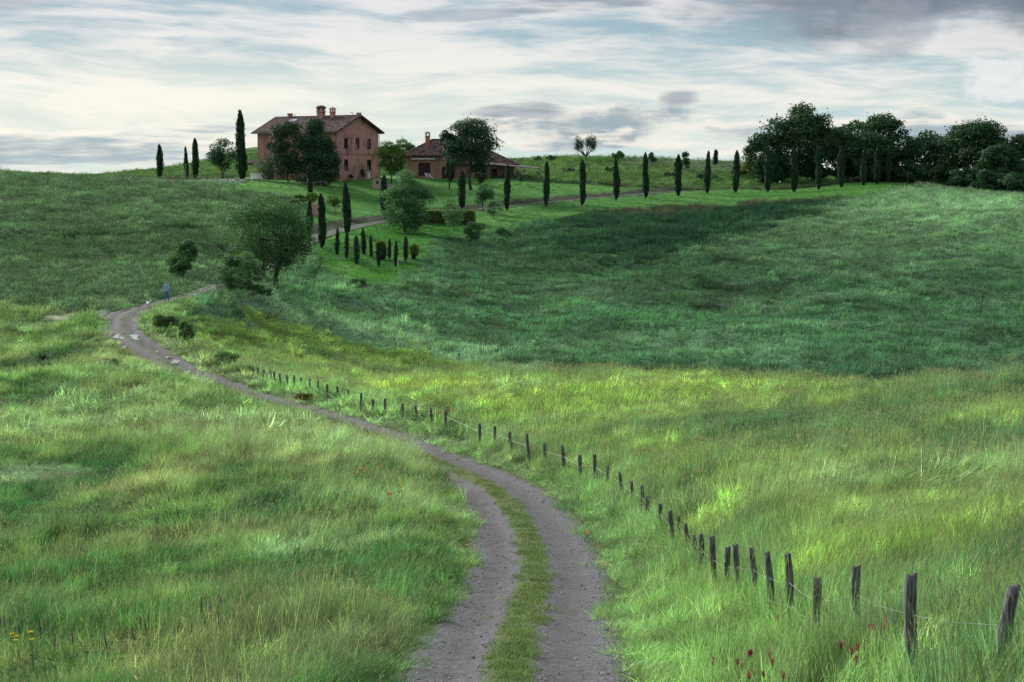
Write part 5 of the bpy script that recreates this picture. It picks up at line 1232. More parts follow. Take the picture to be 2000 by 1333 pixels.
for s in (-1, 1): b.add([(0, -wy - .12, zt + .52), (0, wy + .12, zt + .52), (s * (wx + .15), wy + .12, zt - .06), (s * (wx + .15), -wy - .12, zt - .06), (0, -wy - .12, zt + .62), (0, wy + .12, zt + .62), (s * (wx + .15), wy + .12, zt + .04), (s * (wx + .15), -wy - .12, zt + .04)], [(0, 1, 2, 3), (4, 5, 6, 7), (0, 3, 7, 4), (1, 2, 6, 5), (2, 3, 7, 6)])
b.build('roof', TILE, sh)
b = MB(); b.box(wx + .01, wx + 2.2, -.5, .3, -.5, .85); b.box(wx - .0 + .01, wx + 2.3, -.56, .36, .85, .95); b.build('low_wall', STONEM, sh)

# low farm building: block with hipped roof, long wing with hipped roof, porch and pergola
SC = 345.0
def wx_(u, y=SC): return (u - 1000) / F * y
def hz(v, y=SC): return (VH - v) / F * y
barn = thing('low_farm_building', 'low brick outbuilding with hipped tiled roofs and a porch right of the farmhouse', 'farm building', (wx_(793), SC, hz(351)), R(-4))
BL, BD, BH = (885 - 793) / F * SC, 9.0, (351 - 305) / F * SC
b = MB(); dr = [(2.6, 5.0, 0.75, 3.35), (7.35, 8.6, 0.0, 2.5)]
wall(b, (0, 0, 0), (1, 0, 0), BL, BH, dr, thick=.25); wall(b, (BL, 0, 0), (0, 1, 0), BD, BH, []); wall(b, (0, BD, 0), (0, -1, 0), BD, BH, []); wall(b, (BL, BD, 0), (-1, 0, 0), BL, BH, [])
b.build('wall', BRICK2, barn)
def hip(b, tbm, x0, x1, y0, y1, z, rise, ridge, ov=.7, seed=0):
    xa, xb, ya, yb = x0 - ov, x1 + ov, y0 - ov, y1 + ov; ym = (ya + yb) / 2; r0, r1 = ridge; zz = z + rise
    V = [(xa, ya, z), (xb, ya, z), (xb, yb, z), (xa, yb, z), (r0, ym, zz), (r1, ym, zz)]
    b.add(V + [(v[0], v[1], z - .14) for v in V[:4]], [(0, 1, 5, 4), (1, 2, 5), (2, 3, 4, 5), (3, 0, 4), (0, 6, 7, 1), (1, 7, 8, 2), (2, 8, 9, 3), (3, 9, 6, 0), (9, 8, 7, 6)])
    hl = ym - ya; s = math.hypot(hl, rise); es = Vector((0, hl / s, rise / s))
    c = lambda x, q: (x > (r0 - xa) * q / s) and (x < (xb - xa) - (xb - r1) * q / s)
    roof_tiles(tbm, (xa, ya, z), (1, 0, 0), es, xb - xa, s, clip=c, seed=seed)
    roof_tiles(tbm, (xb, yb, z), (-1, 0, 0), (0, -es.y, es.z), xb - xa, s, clip=lambda x, q: (x > (xb - r1) * q / s) and (x < (xb - xa) - (r0 - xa) * q / s), seed=seed + 1)
    for e, r, d in ((xa, r0, 1), (xb, r1, -1)):
        run = abs(r - e)
        if run < .5: continue
        s2 = math.hypot(run, rise); W_ = yb - ya
        roof_tiles(tbm, (e, yb if d > 0 else ya, z), (0, -d, 0), (d * run / s2, 0, rise / s2), W_, s2, clip=lambda x, q: abs(x - W_ / 2) < W_ / 2 * (1 - q / s2), seed=seed + 2)
    for p_, q_ in (((xa, ya, z), (r0, ym, zz)), ((xb, ya, z), (r1, ym, zz)), ((r0, ym, zz), (r1, ym, zz)), ((xa, yb, z), (r0, ym, zz)), ((xb, yb, z), (r1, ym, zz))):
        tbm.tube([Vector(p_) + Vector((0, 0, .1)), Vector(q_) + Vector((0, 0, .14))], .12, 6)
rb, tb = MB(), MB(); hip(rb, tb, 0, BL, 0, BD, BH, 3.25, (BL / 2 + .2, BL / 2 + 1.8), seed=11)
r1 = rb.build('roof', SLAB, barn); tag(tb.build('roof_tile', TILE, r1), kind='stuff')
chimney(barn, 4.15, 3.1, BH + 1.0, BH + 4.0, .85, .8, simple('chimney_brick', (0.30, 0.12, 0.07), (0.36, 0.16, 0.09), 4), 'hood')
for q, nm in ((dr[0], 'shutter'), (dr[1], 'door')):
    b = MB(); xm = (q[0] + q[1]) / 2
    for a0, a1 in ((q[0] + .02, xm - .015), (xm + .015, q[1] - .02)):
        b.box(a0, a1, .06, .12, q[2] + .02, q[3] - .02)
        for k in range(1, 5): x = a0 + (a1 - a0) * k / 5; b.box(x - .012, x + .012, .045, .06, q[2] + .02, q[3] - .02)
    b.build(nm, WOODD, barn)
b = MB(); b.box(1.2, 5.9, -.35, -.05, BH - .75, BH - .52); b.build('awning_case', WHITEP, barn)
# wing
X0, X1 = BL, (1003 - 793) / F * SC; WH = (351 - 322) / F * SC
b = MB(); wd = [(X0 + 2.6, X0 + 3.5, 0, 2.15), (X0 + 5.2, X0 + 6.5, .95, 2.05), (X0 + 7.6, X0 + 8.9, 0, 2.2)]
wall(b, (X0, 1.2, 0), (1, 0, 0), X1 - X0, WH, [(a - X0, c - X0, d, e) for a, c, d, e in wd], thick=.3)
wall(b, (X1, 1.2, 0), (0, 1, 0), 6.6, WH, []); wall(b, (X1, 7.8, 0), (-1, 0, 0), X1 - X0, WH, []); b.build('wing_wall', BRICK2, barn)
rb, tb = MB(), MB(); hip(rb, tb, X0 - .5, X1, 1.2, 7.8, WH, (322 - 297) / F * SC, (X0, X0 + 7.4), seed=21)
r2 = rb.build('wing_roof', SLAB, barn); tag(tb.build('wing_roof_tile', TILE, r2), kind='stuff')
for q in wd: window(barn, (0, 1.2, 0), (1, 0, 0), q, name='window' if q[2] > 0 else 'door')
# porch on the right and the pergola past it
M = Matrix.Translation((X1 - 4.2, -2.6, WH + .10)); b = MB()
b.add([(X1 - 4.6, 1.6, WH + .35), (X1 + 5.6, 1.6, WH - .75), (X1 + 5.6, -2.4, WH - .95), (X1 - 4.6, -2.4, WH - .05)], [(3, 2, 1, 0)]); b.add([(X1 - 4.6, 1.6, WH + .47), (X1 + 5.6, 1.6, WH - .63), (X1 + 5.6, -2.4, WH - .83), (X1 - 4.6, -2.4, WH + .07), (X1 - 4.6, -2.4, WH - .05), (X1 + 5.6, -2.4, WH - .95)], [(0, 3, 2, 1), (3, 4, 5, 2)])
pr = b.build('porch_roof', simple('slate_grey_sheet', (0.045, 0.045, 0.052), (0.075, 0.075, 0.085), 3), barn)
for x in (X1 - 4.4, X1 - 1.4, X1 + 2.0, X1 + 5.3):
    b = MB(); b.box(x - .16, x + .16, -2.35, -2.03, -1, WH - .45 - (x - X1) * .09 * (x > X1)); b.build('pillar', STONEM if x > X1 else SLAB, barn)
b = MB(); b.box(X1 + 6.6, X1 + 7.0, -2.3, -1.9, -1, WH - .75); b.box(X1 + 5.2, X1 + 7.2, -2.35, -2.2, WH - .75, WH - .62); b.build('pergola_end', STONEM, barn)
Mb = Matrix.Translation(barn.location) @ Matrix.Rotation(R(-4), 4, 'Z')
for x, txt in ((X1 + 2.9, 'left'), (X1 + 4.2, 'right')):
    p = Mb @ Vector((x, -1.2, 0)); t = thing('garden_table', '%s small garden table under the pergola' % txt, 'table', p)
    b = MB(); b.box(-.6, .6, -.35, .35, .7, .75); b.build('tabletop', GREYW, t)
    for sx in (-.5, .5):
        for sy in (-.28, .28): b = MB(); b.box(sx - .03, sx + .03, sy - .03, sy + .03, 0, .7); b.build('leg', GREYW, t)
# deck chair against the wall: two crossed frames with a sling
def deckchair(txt, p, rot, cloth, frame=WHITEP):
    t = thing('deck_chair', txt, 'deck chair', p, rot, None)
    b = MB()
    for s in (-.32, .32):
        b.tube([(s, -.55, .04), (s, .55, 1.15)], .035, 5); b.tube([(s * .9, .55, .04), (s * .9, -.45, .62)], .035, 5)
    b.tube([(-.32, .55, 1.15), (.32, .55, 1.15)], .035, 5); b.tube([(-.3, -.45, .62), (.3, -.45, .62)], .035, 5); b.build('frame', frame, t)
    b = MB(); pts = [(-.45, .60), (-.2, .36), (.1, .45), (.35, .80), (.54, 1.12)]
    V = [(s, y, z) for y, z in pts for s in (-.27, .27)] + [(s, y, z - .015) for y, z in pts for s in (-.27, .27)]
    b.add(V, [(2 * i, 2 * i + 1, 2 * i + 3, 2 * i + 2) for i in range(4)] + [(10 + 2 * i, 12 + 2 * i, 13 + 2 * i, 11 + 2 * i) for i in range(4)]); b.build('sling', cloth, t); return t
BLUEC = simple('blue_cloth', (0.05, 0.10, 0.38), (0.08, 0.16, 0.48), 3); TURQ = simple('turquoise_cloth', (0.02, 0.32, 0.52), (0.03, 0.40, 0.60), 3)
GREYC = simple('grey_cloth', (0.20, 0.22, 0.26), (0.30, 0.32, 0.36), 3); REDC = simple('dark_red_cloth', (0.22, 0.03, 0.04), (0.30, 0.05, 0.06), 3); NAVY = simple('navy_cloth', (0.02, 0.04, 0.10), (0.035, 0.06, 0.14), 3)
p = Mb @ Vector((4.6, -1.1, 0)); p.z = max(p.z - .1, zg(p.x, p.y)); deckchair('white folding deck chair leaning beside the dark shutters', p, R(60), WHITEP)
p = Mb @ Vector((5.3, -1.3, 0)); p.z = max(p.z - .1, zg(p.x, p.y)); deckchair('second white deck chair, partly behind the first one', p, R(75), WHITEP)

# ------------------------------------------------------------------ rail fences round the pool lawn
RAILW = simple('grey_rail_wood', (0.085, 0.09, 0.09), (0.20, 0.21, 0.20), 6, stretch=(5, 5, 1))
def rail_fence(txt, pts, hgt=1.05, sp=1.95):
    P = [Vector(p) for p in pts]; root = thing('rail_fence', txt, 'fence', P[0]); o = P[0]
    Pn = np.array([(q.x, q.y) for q in P]); Q = resample(np.array(Pn), sp)
    Z = [zg(*q) for q in Q]; Q = [Vector((q[0], q[1], z)) - o for q, z in zip(Q, Z)]
    mesh_post = None
    for i, q in enumerate(Q):
        b = MB(); b.tube([q + Vector((0, 0, -.4)), q + Vector((0, 0, hgt + .05))], .065, 6); b.build('post', RAILW, root)
        if i:
            a, c = Q[i - 1], q; b = MB(); b.tube([a + Vector((0, 0, hgt)), c + Vector((0, 0, hgt))], .06, 5); b.build('rail', RAILW, root)
            b = MB(); up, dn = (a, c) if i % 2 else (c, a); b.tube([up + Vector((0, 0, hgt - .1)), dn + Vector((0, 0, .12))], .045, 5); b.build('brace', RAILW, root)
    return root
rail_fence('grey rail fence with diagonal braces along the front of the pool lawn', [at_D(u, D) for u, D in ((238,347.5),(320,345),(400,341.5),(470,339.5),(520,340),(562,341.5),(600,346),(645,353))])
rail_fence('grey rail fence running behind the pool and loungers', [at_D(u, D) for u, D in ((335,366),(400,372),(470,376),(540,378),(600,374),(632,366))])
# pool
pc = at_D(345, 351); c1, c2 = at_D(240, 351), at_D(452, 348)
def pool():
    zt = max(zg(wxy(u, D)[0], wxy(u, D)[1]) for u in (240, 300, 360, 450) for D in (348, 354)) + .12
    x0, x1 = wxy(238, 350)[0], wxy(478, 350)[0]; y0, y1 = remap(347.8) + 0, remap(354.5) + 0
    t = thing('swimming_pool', 'long swimming pool seen edge-on with pale stone coping', 'pool', (x0, float(y0), zt)); w, d = x1 - x0, float(y1 - y0)
    b = MB(); k = .7
    for q in ((0, w, 0, k), (0, w, d - k, d), (0, k, k, d - k), (w - k, w, k, d - k)): b.box(q[0], q[1], q[2], q[3], -1.0, 0)
    b.build('coping', simple('pale_coping', (0.50, 0.50, 0.46), (0.62, 0.61, 0.57), 2), t)
    b = MB(); b.box(k, w - k, k, d - k, -1.0, -.08); b.build('water', simple('pool_water', (0.03, 0.12, 0.15), (0.04, 0.15, 0.18), 1, rough=0.03, spec=0.6), t); return zt
ZP = pool()
def lounger(txt, p, rot, g=None):
    t = thing('sun_lounger', txt, 'sun lounger', p, rot, g); b = MB(); b.box(-.34, .34, -.95, .3, .32, .38); b.build('seat', WHITEP, t)
    b = MB(); b.box(-.34, .34, 0, .72, 0, .05, 0, Matrix.Translation((0, .3, .34)) @ Matrix.Rotation(R(12), 4, 'X')); b.build('backrest', WHITEP, t)
    for sx in (-.28, .28):
        for sy in (-.8, .75): b = MB(); b.box(sx - .03, sx + .03, sy - .04, sy + .04, 0, .33); b.build('leg', WHITEP, t)
    return t
for u, D, r_, txt in ((433,357.5,75,'first white sun lounger from the left on the pool lawn'),(450,359,80,'second white sun lounger from the left on the pool lawn'),(463,356,85,'third white sun lounger from the left, nearest to the water'),(475,360,78,'fourth white sun lounger from the left on the pool lawn'),(488,358,82,'white sun lounger just left of the slatted swing seat')):
    p = at_D(u, D); p.z = ZP if D < 354 else p.z; lounger(txt, p, R(r_), 'white sun loungers by the pool')
def slatted():
    p = at_D(503, 361); t = thing('slatted_bench', 'big white slatted swing seat standing tilted beside the pool', 'swing seat', p, R(20))
    for i in range(7): b = MB(); M = Matrix.Translation((0, 0, .55)) @ Matrix.Rotation(R(-20), 4, 'X'); b.box(-.95, .95, -.02, .02, .0 + i * .16, .11 + i * .16, 0, M); b.build('slat', WHITEP, t)
    for i in range(4): b = MB(); b.box(-.95, .95, -.62 + i * .15, -.50 + i * .15, .50, .54); b.build('slat', WHITEP, t)
    for s in (-1, 1): b = MB(); b.tube([(s * .98, .35, 0), (s * .98, .1, .5), (s * .98, .52, 1.65)], .05, 5); b.tube([(s * .98, -.65, 0), (s * .98, -.6, .75), (s * .98, .2, .75)], .05, 5); b.build('frame', WHITEP, t)
slatted()
# shower pole
p = at_D(366, 355); t = thing('shower_pole', 'grey outdoor shower pole standing between the terrace cypresses', 'shower', p)
b = MB(); b.box(-.12, .12, -.06, .06, -.3, 3.1); b.build('pole', METAL, t); b = MB(); b.box(-.32, .32, -.1, .06, 3.1, 3.28); b.build('shower_head', METAL, t)
# lifebuoys
ORANGE = simple('lifebuoy_orange', (0.62, 0.10, 0.05), (0.70, 0.14, 0.07), 3, rough=.5)
def buoy(u, txt):
    x, y = wxy(u, 359); p = Vector((x, y, zg(x, y) + 1.15)); t = thing('lifebuoy', txt, 'lifebuoy', p, R(5), 'orange lifebuoys on the pool fence')
    b = MB(); n = 20
    V = []; Fc = []
    for i in range(n):
        a = math.tau * i / n
        for j in range(8): c = math.tau * j / 8; rr = .40 + .10 * math.cos(c); V.append((rr * math.cos(a), .10 * math.sin(c), rr * math.sin(a)))
    Fc = [(i * 8 + j, ((i + 1) % n) * 8 + j, ((i + 1) % n) * 8 + (j + 1) % 8, i * 8 + (j + 1) % 8) for i in range(n) for j in range(8)]
    b.add(V, Fc); b.build('ring', ORANGE, t, smooth=True)
    for k in range(4):
        a = math.tau * (k + .5) / 4; b = MB(); b.box(-.11, .11, -.112, .112, -.05, .05, 0, Matrix.Rotation(-a, 4, 'Y') @ Matrix.Translation((.40, 0, 0)) ); b.build('band', WHITEP, t)
    return p
buoy(563.5, 'left one of two orange lifebuoys on the pool fence'); p = buoy(572.5, 'right one of two orange lifebuoys on the pool fence')
x, y = wxy(568, 360); b = MB(); b.tube([(0, 0, -.3), (0, 0, 1.3)], .05, 6); b.tube([(-.6, 0, 1.27), (.6, 0, 1.27)], .04, 5); tag(b.build('lifebuoy_stand', METAL, None, (x, y + .1, zg(x, y))), 'thin stand carrying the two orange lifebuoys', 'stand')
# deck chairs and towels at the left end of the pool
for u, D, r_, c, txt in ((255,356.5,-70,GREYC,'leftmost grey deck chair at the far left end of the pool'),(264,357.5,-70,BLUEC,'blue deck chair second from the left by the pool'),(272,357,-72,GREYC,'grey deck chair third from the left beside the turquoise towel')):
    deckchair(txt, at_D(u, D), R(r_), c, METAL)
def lying(u, D, cloth, body, txt, w=2.0):
    p = at_D(u, D); p.z = ZP - .02 if D < 354.5 else p.z; t = thing('towel', txt, 'towel', p, R(8)); b = MB(); k = 7
    V = [(w * (i / k - .5), y, .05 + .30 * math.exp(-((i - 3) / 1.6) ** 2) * (1 - abs(y))) for i in range(k + 1) for y in (-.5, -.2, .2, .5)]
    b.add(V, [(i * 4 + j, i * 4 + j + 1, (i + 1) * 4 + j + 1, (i + 1) * 4 + j) for i in range(k) for j in range(3)]); b.build('cloth', cloth, t, smooth=True)
    b = MB(); b.lathe([(.1, 0), (.24, .12), (.22, .3), (.08, .38)], 8, 0, Matrix.Translation((w * .3, 0, .12))); b.build('bag', body, t, smooth=True)
lying(284, 356, TURQ, NAVY, 'turquoise towel with a dark bag at the left end of the pool')
lying(314, 356.5, simple('striped_cloth', (0.55, 0.45, 0.45), (0.30, 0.12, 0.14), 12), REDC, 'striped towel roll beside the two seated bathers', 2.4)

# ------------------------------------------------------------------ people
def figure(name, label, loc, rotz, J, Ed, col, scale=1.0, root_i=0, sub=2):
    """one continuous skinned body; J: joints (x,y,z,r); col(face centre) -> material index"""
    me = bpy.data.meshes.new('rig'); me.from_pydata([j[:3] for j in J], Ed, []); o = bpy.data.objects.new('rig', me); C.objects.link(o)
    sk = o.modifiers.new('s', 'SKIN'); sk.use_smooth_shade = True
    for i, j in enumerate(J): me.skin_vertices[0].data[i].radius = (j[3], j[4] if len(j) > 4 else j[3])
    me.skin_vertices[0].data[root_i].use_root = True
    ss_ = o.modifiers.new('d', 'SUBSURF'); ss_.levels = sub; ss_.render_levels = sub
    dg = bpy.context.evaluated_depsgraph_get(); ev = o.evaluated_get(dg); m2 = bpy.data.meshes.new_from_object(ev)
    bpy.data.objects.remove(o)
    m2.materials.clear()
    for m in col[1]: m2.materials.append(m)
    for p in m2.polygons: p.material_index = col[0](p.center); p.use_smooth = True
    b = link(name, m2, None, loc, (0, 0, rotz)); b.scale = (scale,) * 3
    return tag(b, label, 'person')
SKIN = simple('skin', (0.42, 0.24, 0.17), (0.50, 0.30, 0.22), 4); HAIR = simple('brown_hair', (0.12, 0.05, 0.03), (0.20, 0.09, 0.05), 9)
JACKET = simple('blue_jacket', (0.16, 0.32, 0.52), (0.24, 0.42, 0.62), 5); JEANS = simple('blue_jeans', (0.035, 0.11, 0.24), (0.06, 0.16, 0.30), 7); SHOE = simple('dark_shoes', (0.02, 0.02, 0.025), (0.04, 0.04, 0.045), 5)
wk = at_D(324, 147.0)
o_, z_ = road_off(np.array([wk.x]), np.array([wk.y]))
J = [(0,0,.95,.15,.12),(0,0,1.15,.14,.11),(0,0,1.38,.17,.12),(0,-.01,1.52,.06),(0,-.02,1.60,.085),(0,-.02,1.72,.09),
     (-.19,0,1.42,.065),(-.30,.06,1.14,.05),(-.36,-.06,.88,.04),(-.37,-.10,.78,.035),
     (.19,0,1.42,.065),(.29,-.05,1.14,.05),(.31,.10,.92,.04),(.31,.14,.83,.035),
     (-.09,0,.90,.10),(-.10,-.14,.50,.075),(-.10,-.10,.10,.055),(-.10,-.26,.05,.045),
     (.09,0,.90,.10),(.09,.03,.48,.075),(.08,.20,.14,.055),(.09,.10,.04,.045)]
Ed = [(0,1),(1,2),(2,3),(3,4),(4,5),(2,6),(6,7),(7,8),(8,9),(2,10),(10,11),(11,12),(12,13),(0,14),(14,15),(15,16),(16,17),(0,18),(18,19),(19,20),(20,21)]
def colw(c):
    if c.z > 1.56: return 1 if (c.y > -.03 or c.z > 1.74) else 0
    if c.z > 1.50 and abs(c.x) < .1: return 0
    if abs(c.x) > .27 and c.z < .86: return 0
    if c.z > .88: return 2
    if c.z > .10: return 3
    return 4
figure('person', 'person in a light blue jacket and blue jeans walking down the dirt road', (wk.x, wk.y, float(z_[0]) + .02 if abs(float(o_[0])) < 2.3 else wk.z), R(-12), J, Ed, (colw, [SKIN, HAIR, JACKET, JEANS, SHOE]), 1.02)
def seated(txt, u, D, top, legs, rot, sc_=1.0):
    p = at_D(u, D)
    J = [(0,0,.14,.17,.15),(0,.02,.38,.15,.12),(0,-.04,.62,.17,.12),(0,-.08,.76,.06),(0,-.10,.84,.085),(0,-.11,.95,.088),
         (-.19,-.04,.66,.06),(-.27,.10,.42,.05),(-.30,-.06,.22,.04),(.19,-.04,.66,.06),(.27,.10,.42,.05),(.28,-.10,.24,.04),
         (-.10,-.08,.12,.10),(-.14,-.45,.42,.075),(-.13,-.70,.06,.05),(-.13,-.84,.05,.04),(.10,-.08,.12,.10),(.14,-.45,.40,.075),(.13,-.72,.06,.05),(.13,-.86,.05,.04)]
    E = [(0,1),(1,2),(2,3),(3,4),(4,5),(2,6),(6,7),(7,8),(2,9),(9,10),(10,11),(0,12),(12,13),(13,14),(14,15),(0,16),(16,17),(17,18),(18,19)]
    f = lambda c: (1 if c.y > -.10 or c.z > .96 else 0) if c.z > .80 else (2 if c.z > .24 and c.y > -.2 else (0 if abs(c.x) > .24 else 3))
    figure('person', txt, p, rot, J, E, (f, [SKIN, HAIR, top, legs]), sc_)
seated('person in a navy top sitting hunched at the edge of the pool', 332, 357, NAVY, NAVY, R(150), 1.12)
seated('smaller person in dark red sitting right beside the one in navy', 342, 356.6, REDC, NAVY, R(200), .98)
# dog
dp = base_at(290, 601, 118)
J = [(0,.28,.36,.085),(0,0,.36,.09,.11),(0,-.22,.40,.10,.12),(0,-.36,.50,.06),(0,-.44,.58,.065),(0,-.56,.55,.035),(-.05,-.40,.66,.02),(.05,-.40,.66,.02),
     (-.07,-.22,.28,.04),(-.07,-.24,.03,.025),(.07,-.22,.28,.04),(.07,-.20,.03,.025),(-.07,.28,.30,.05),(-.07,.34,.18,.03),(-.07,.30,.03,.025),(.07,.28,.30,.05),(.07,.34,.18,.03),(.07,.28,.03,.025),(0,.42,.46,.025),(0,.50,.58,.018)]
E = [(0,1),(1,2),(2,3),(3,4),(4,5),(4,6),(4,7),(2,8),(8,9),(2,10),(10,11),(0,12),(12,13),(13,14),(0,15),(15,16),(16,17),(0,18),(18,19)]
DOGM = simple('white_fur', (0.60, 0.60, 0.60), (0.72, 0.72, 0.70), 8)
d_ = figure('dog', 'small white dog trotting at the road edge left of the walker', dp, R(30), J, E, (lambda c: 0, [DOGM]), 1.0, 1); d_['category'] = 'dog'
# ------------------------------------------------------------------ roadside fence posts and wire
POSTW = simple('weathered_post_wood', (0.030, 0.032, 0.038), (0.175, 0.185, 0.195), 5.0, bump=0.9, stretch=(10, 10, 0.8), rough=0.95)
c1 = [(155,100,180,240),(203,123,208,200),(238,168,250,290),(280,230,288,310),(315,222,328,370),(370,235,400,490),(455,290,457,500),(497,278,520,520),(582,295,612,520),(665,318,690,600),(768,325,795,640),(920,450,930,700),(1123,390,1130,700),(1413,433,1410,890),(1955,495,1835,920)]
c8 = [(400,280,410,385),(525,303,532,395),(648,350,660,455),(788,365,805,560),(930,440,938,550),(1073,458,1100,620),(1215,538,1230,690),(1333,533,1355,710),(1443,628,1452,720),(1545,677,1558,810),(1640,752,1650,885),(1722,785,1735,930),(1760,875,1778,990),(1870,935,1880,1030)]
x7 = [415,437,475,518,568,598,641,693,747,797,863,927,995,1072,1153,1250,1338,1430,1562,1662,1775,1885]; t7 = [283,290,302,315,320,330,345,357,358,377,387,400,427,442,465,492,540,532,573,587,605,617]; b7 = [305,325,338,353,352,383,400,413,427,435,445,470,480,497,517,583,597,625,640,645,688,695]
posts = [(1250 + a / 2.667, 960 + b_ / 2.667, 1250 + c / 2.667, 960 + d / 2.667) for a, b_, c, d in c1]
posts += [(840 + a / 4.165, 760 + b_ / 4.165, 840 + c / 4.165, 760 + d / 4.165) for a, b_, c, d in c8]
posts += [(380 + x / 3.846, 640 + a / 3.846, 380 + x / 3.846 + 1, 640 + b_ / 3.846) for x, a, b_ in zip(x7, t7, b7)]
posts.sort(key=lambda q: -q[2])
heads = []; tuft_at = []
def over_ground(u, v, h):
    """the ground point where a stalk of height h would just show its top at (u, v)"""
    a, e = ray(u, v); zz = z_ground(a * _D2, _D2) + h; ok = np.nonzero(zz >= e * _D2)[0]; D = float(_D2[ok[0]]) if len(ok) else 30.0
    return Vector((a * D, D, zg(a * D, D)))
for i, (ut, vt, ub, vb) in enumerate(posts):
    r = np.random.default_rng(900 + i)
    p = over_ground(ub, vb, 0.22 if ub > 1340 else (0.38 if ub > 850 else 0.36))
    s = px2m(p.y)
    ztop = ray(ut, vt)[1] * p.y; xtop = ray(ut, vt)[0] * p.y
    H = ztop - p.z; dx = xtop - p.x
    rad = 0.055 if p.y > 25 else (0.068 if ub > 1740 else 0.056)
    if p.y > 60: rad = 0.065
    b = MB(); n = 9; k = 7; V = []
    for a_ in range(k):
        t = a_ / (k - 1)
        for j in range(n):
            c = math.tau * j / n; rr = rad * (1 + 0.10 * math.sin(3 * c + i) + 0.05 * math.sin(7 * c + t * 3)) * (1.0 + 0.05 * math.sin(t * 6 + i)) * (0.93 if a_ == k - 1 else 1)
            V.append((dx * t + rr * math.cos(c) + 0.012 * math.sin(t * 5 + i), rr * math.sin(c), H * t + (0.02 * math.sin(c * 2 + i) if a_ == k - 1 else 0)))
    V += [(dx, 0, H - 0.005)]
    V = [(x, y, z - 0.35) if q < n else (x, y, z) for q, (x, y, z) in enumerate(V)]
    Fc = [(a_ * n + j, a_ * n + (j + 1) % n, (a_ + 1) * n + (j + 1) % n, (a_ + 1) * n + j) for a_ in range(k - 1) for j in range(n)] + [((k - 1) * n + j, (k - 1) * n + (j + 1) % n, k * n) for j in range(n)]
    b.add(V, Fc)
    txt = {0: 'nearest grey fence post, leaning right at the picture edge', 1: 'thick upright grey post left of the leaning one', }.get(i) or '%s weathered post from the near end of the wire fence' % ordinal(i + 1)
    o = b.build('fence_post', POSTW, None, p, smooth=True); tag(o, txt, 'fence post', 'weathered posts of the roadside fence')
    tuft_at.append((p.x, p.y)); heads.append((p + Vector((dx * .8, 0, H * .62)), p + Vector((dx * .8, 0, H * .30)), p.y))
WIRE = simple('wire', (0.16, 0.17, 0.17), (0.26, 0.27, 0.27), 5, rough=.6, metal=.3)
b = MB(); o = heads[0][0]
for lvl in (0, 1):
    for a_, c in zip(heads[:30], heads[1:30]):
        if lvl and a_[2] > 26: continue
        p0, p1 = a_[lvl] - o, c[lvl] - o; m = p0.lerp(p1, .5) - Vector((0, 0, .03)); w = 0.0016 + 0.00005 * a_[2]
        b.tube([p0, p1], w, 4) if a_[2] > 60 else b.tube([p0, m, p1], w, 4)
P = []
for x, y in tuft_at:
    if y > 75: continue
    for k in range(4): P.append((x + rng.normal(0, .22), y - rng.uniform(.08, .55)))
P = np.array(P); n = len(P); off, rz = road_off(P[:, 0], P[:, 1]); c_, h_, k_, u_ = zones(P[:, 0], P[:, 1], off); q = rng.uniform(.8, 1.1, n)
instancer('fence_line_grass', np.concatenate([P, z_ground(P[:, 0], P[:, 1])[:, None] - .02], 1), np.stack([rng.normal(0, .1, n), rng.normal(0.05, .1, n), rng.normal(0, 1, n)], 1), np.stack([q, q, q * rng.uniform(.85, 1.2, n)], 1), c_ * rng.lognormal(0, .2, (n, 1)), WN)
tag(b.build('fence_wire', WIRE, None, o), 'thin sagging wire strung between the roadside fence posts', 'wire')
# the second, far line of posts along the edge of the hollow, and stakes at the drive
for i, (u, vt, vb) in enumerate([(470,610,630),(521,617,629),(646,641,653),(708,655,664),(770,666,674),(834,680,690),(896,694,703)]):
    p = base_at(u, vb, 120); s = px2m(p.y); b = MB(); H = (vb - vt) * s + .25; b.tube([(0, 0, -.3), (.02, 0, H)], .07, 6)
    tag(b.build('field_post', POSTW, None, p), '%s small post from the left along the upper edge of the hollow' % ordinal(i + 1), 'post', 'posts along the hollow')
for i, (u, vt, vb) in enumerate([(1366,388,394) ,(1690,368,380),(1724,366,377),(1738,362,373),(1766,358,372),(1798,355,366),(1390,470,478),(1268,488,495)]):
    p = base_at(u, vb + 3, 160); s = px2m(p.y); b = MB(); H = (vb - vt) * s + .3; b.tube([(0, 0, -.3), (0, 0, H)], .045, 5)
    tag(b.build('marker_stake', simple('stake_wood', (0.30, 0.32, 0.30), (0.42, 0.43, 0.40), 4) if i == 0 else bpy.data.materials['stake_wood'], None, p), '%s pale stake from the left on the slope below the drive' % ordinal([3, 4, 5, 6, 7, 8, 2, 1][i]) , 'stake', 'pale stakes below the drive')
p = base_at(1523, 372, 160); t = thing('garden_light', 'small white-capped light post beside the drive', 'light post', p)
b = MB(); b.tube([(0, 0, -.2), (0, 0, 1.5)], .04, 6); b.build('pole', METAL, t); b = MB(); b.lathe([(.06, 1.5), (.13, 1.55), (.13, 1.75), (.05, 1.82)], 8); b.build('lamp', WHITEP, t, smooth=True)
p = at_D(777, 246); 
p = base_at(777, 522, 165); b = MB(); b.tube([(0, 0, -.2), (0, 0, 1.6)], .05, 6); tag(b.build('white_stake', WHITEP, None, p), 'white stake among the young cypresses', 'stake')
# brick gate pier by the drive
p = base_at(617, 424, 200); s = px2m(p.y); b = MB(); b.box(-.55, .55, -.4, .4, -.5, 2.0); b.box(-.62, .62, -.47, .47, 2.0, 2.12); tag(b.build('gate_pier', BRICK, None, p), 'squat brick pier behind the leftmost drive cypresses', 'pier')

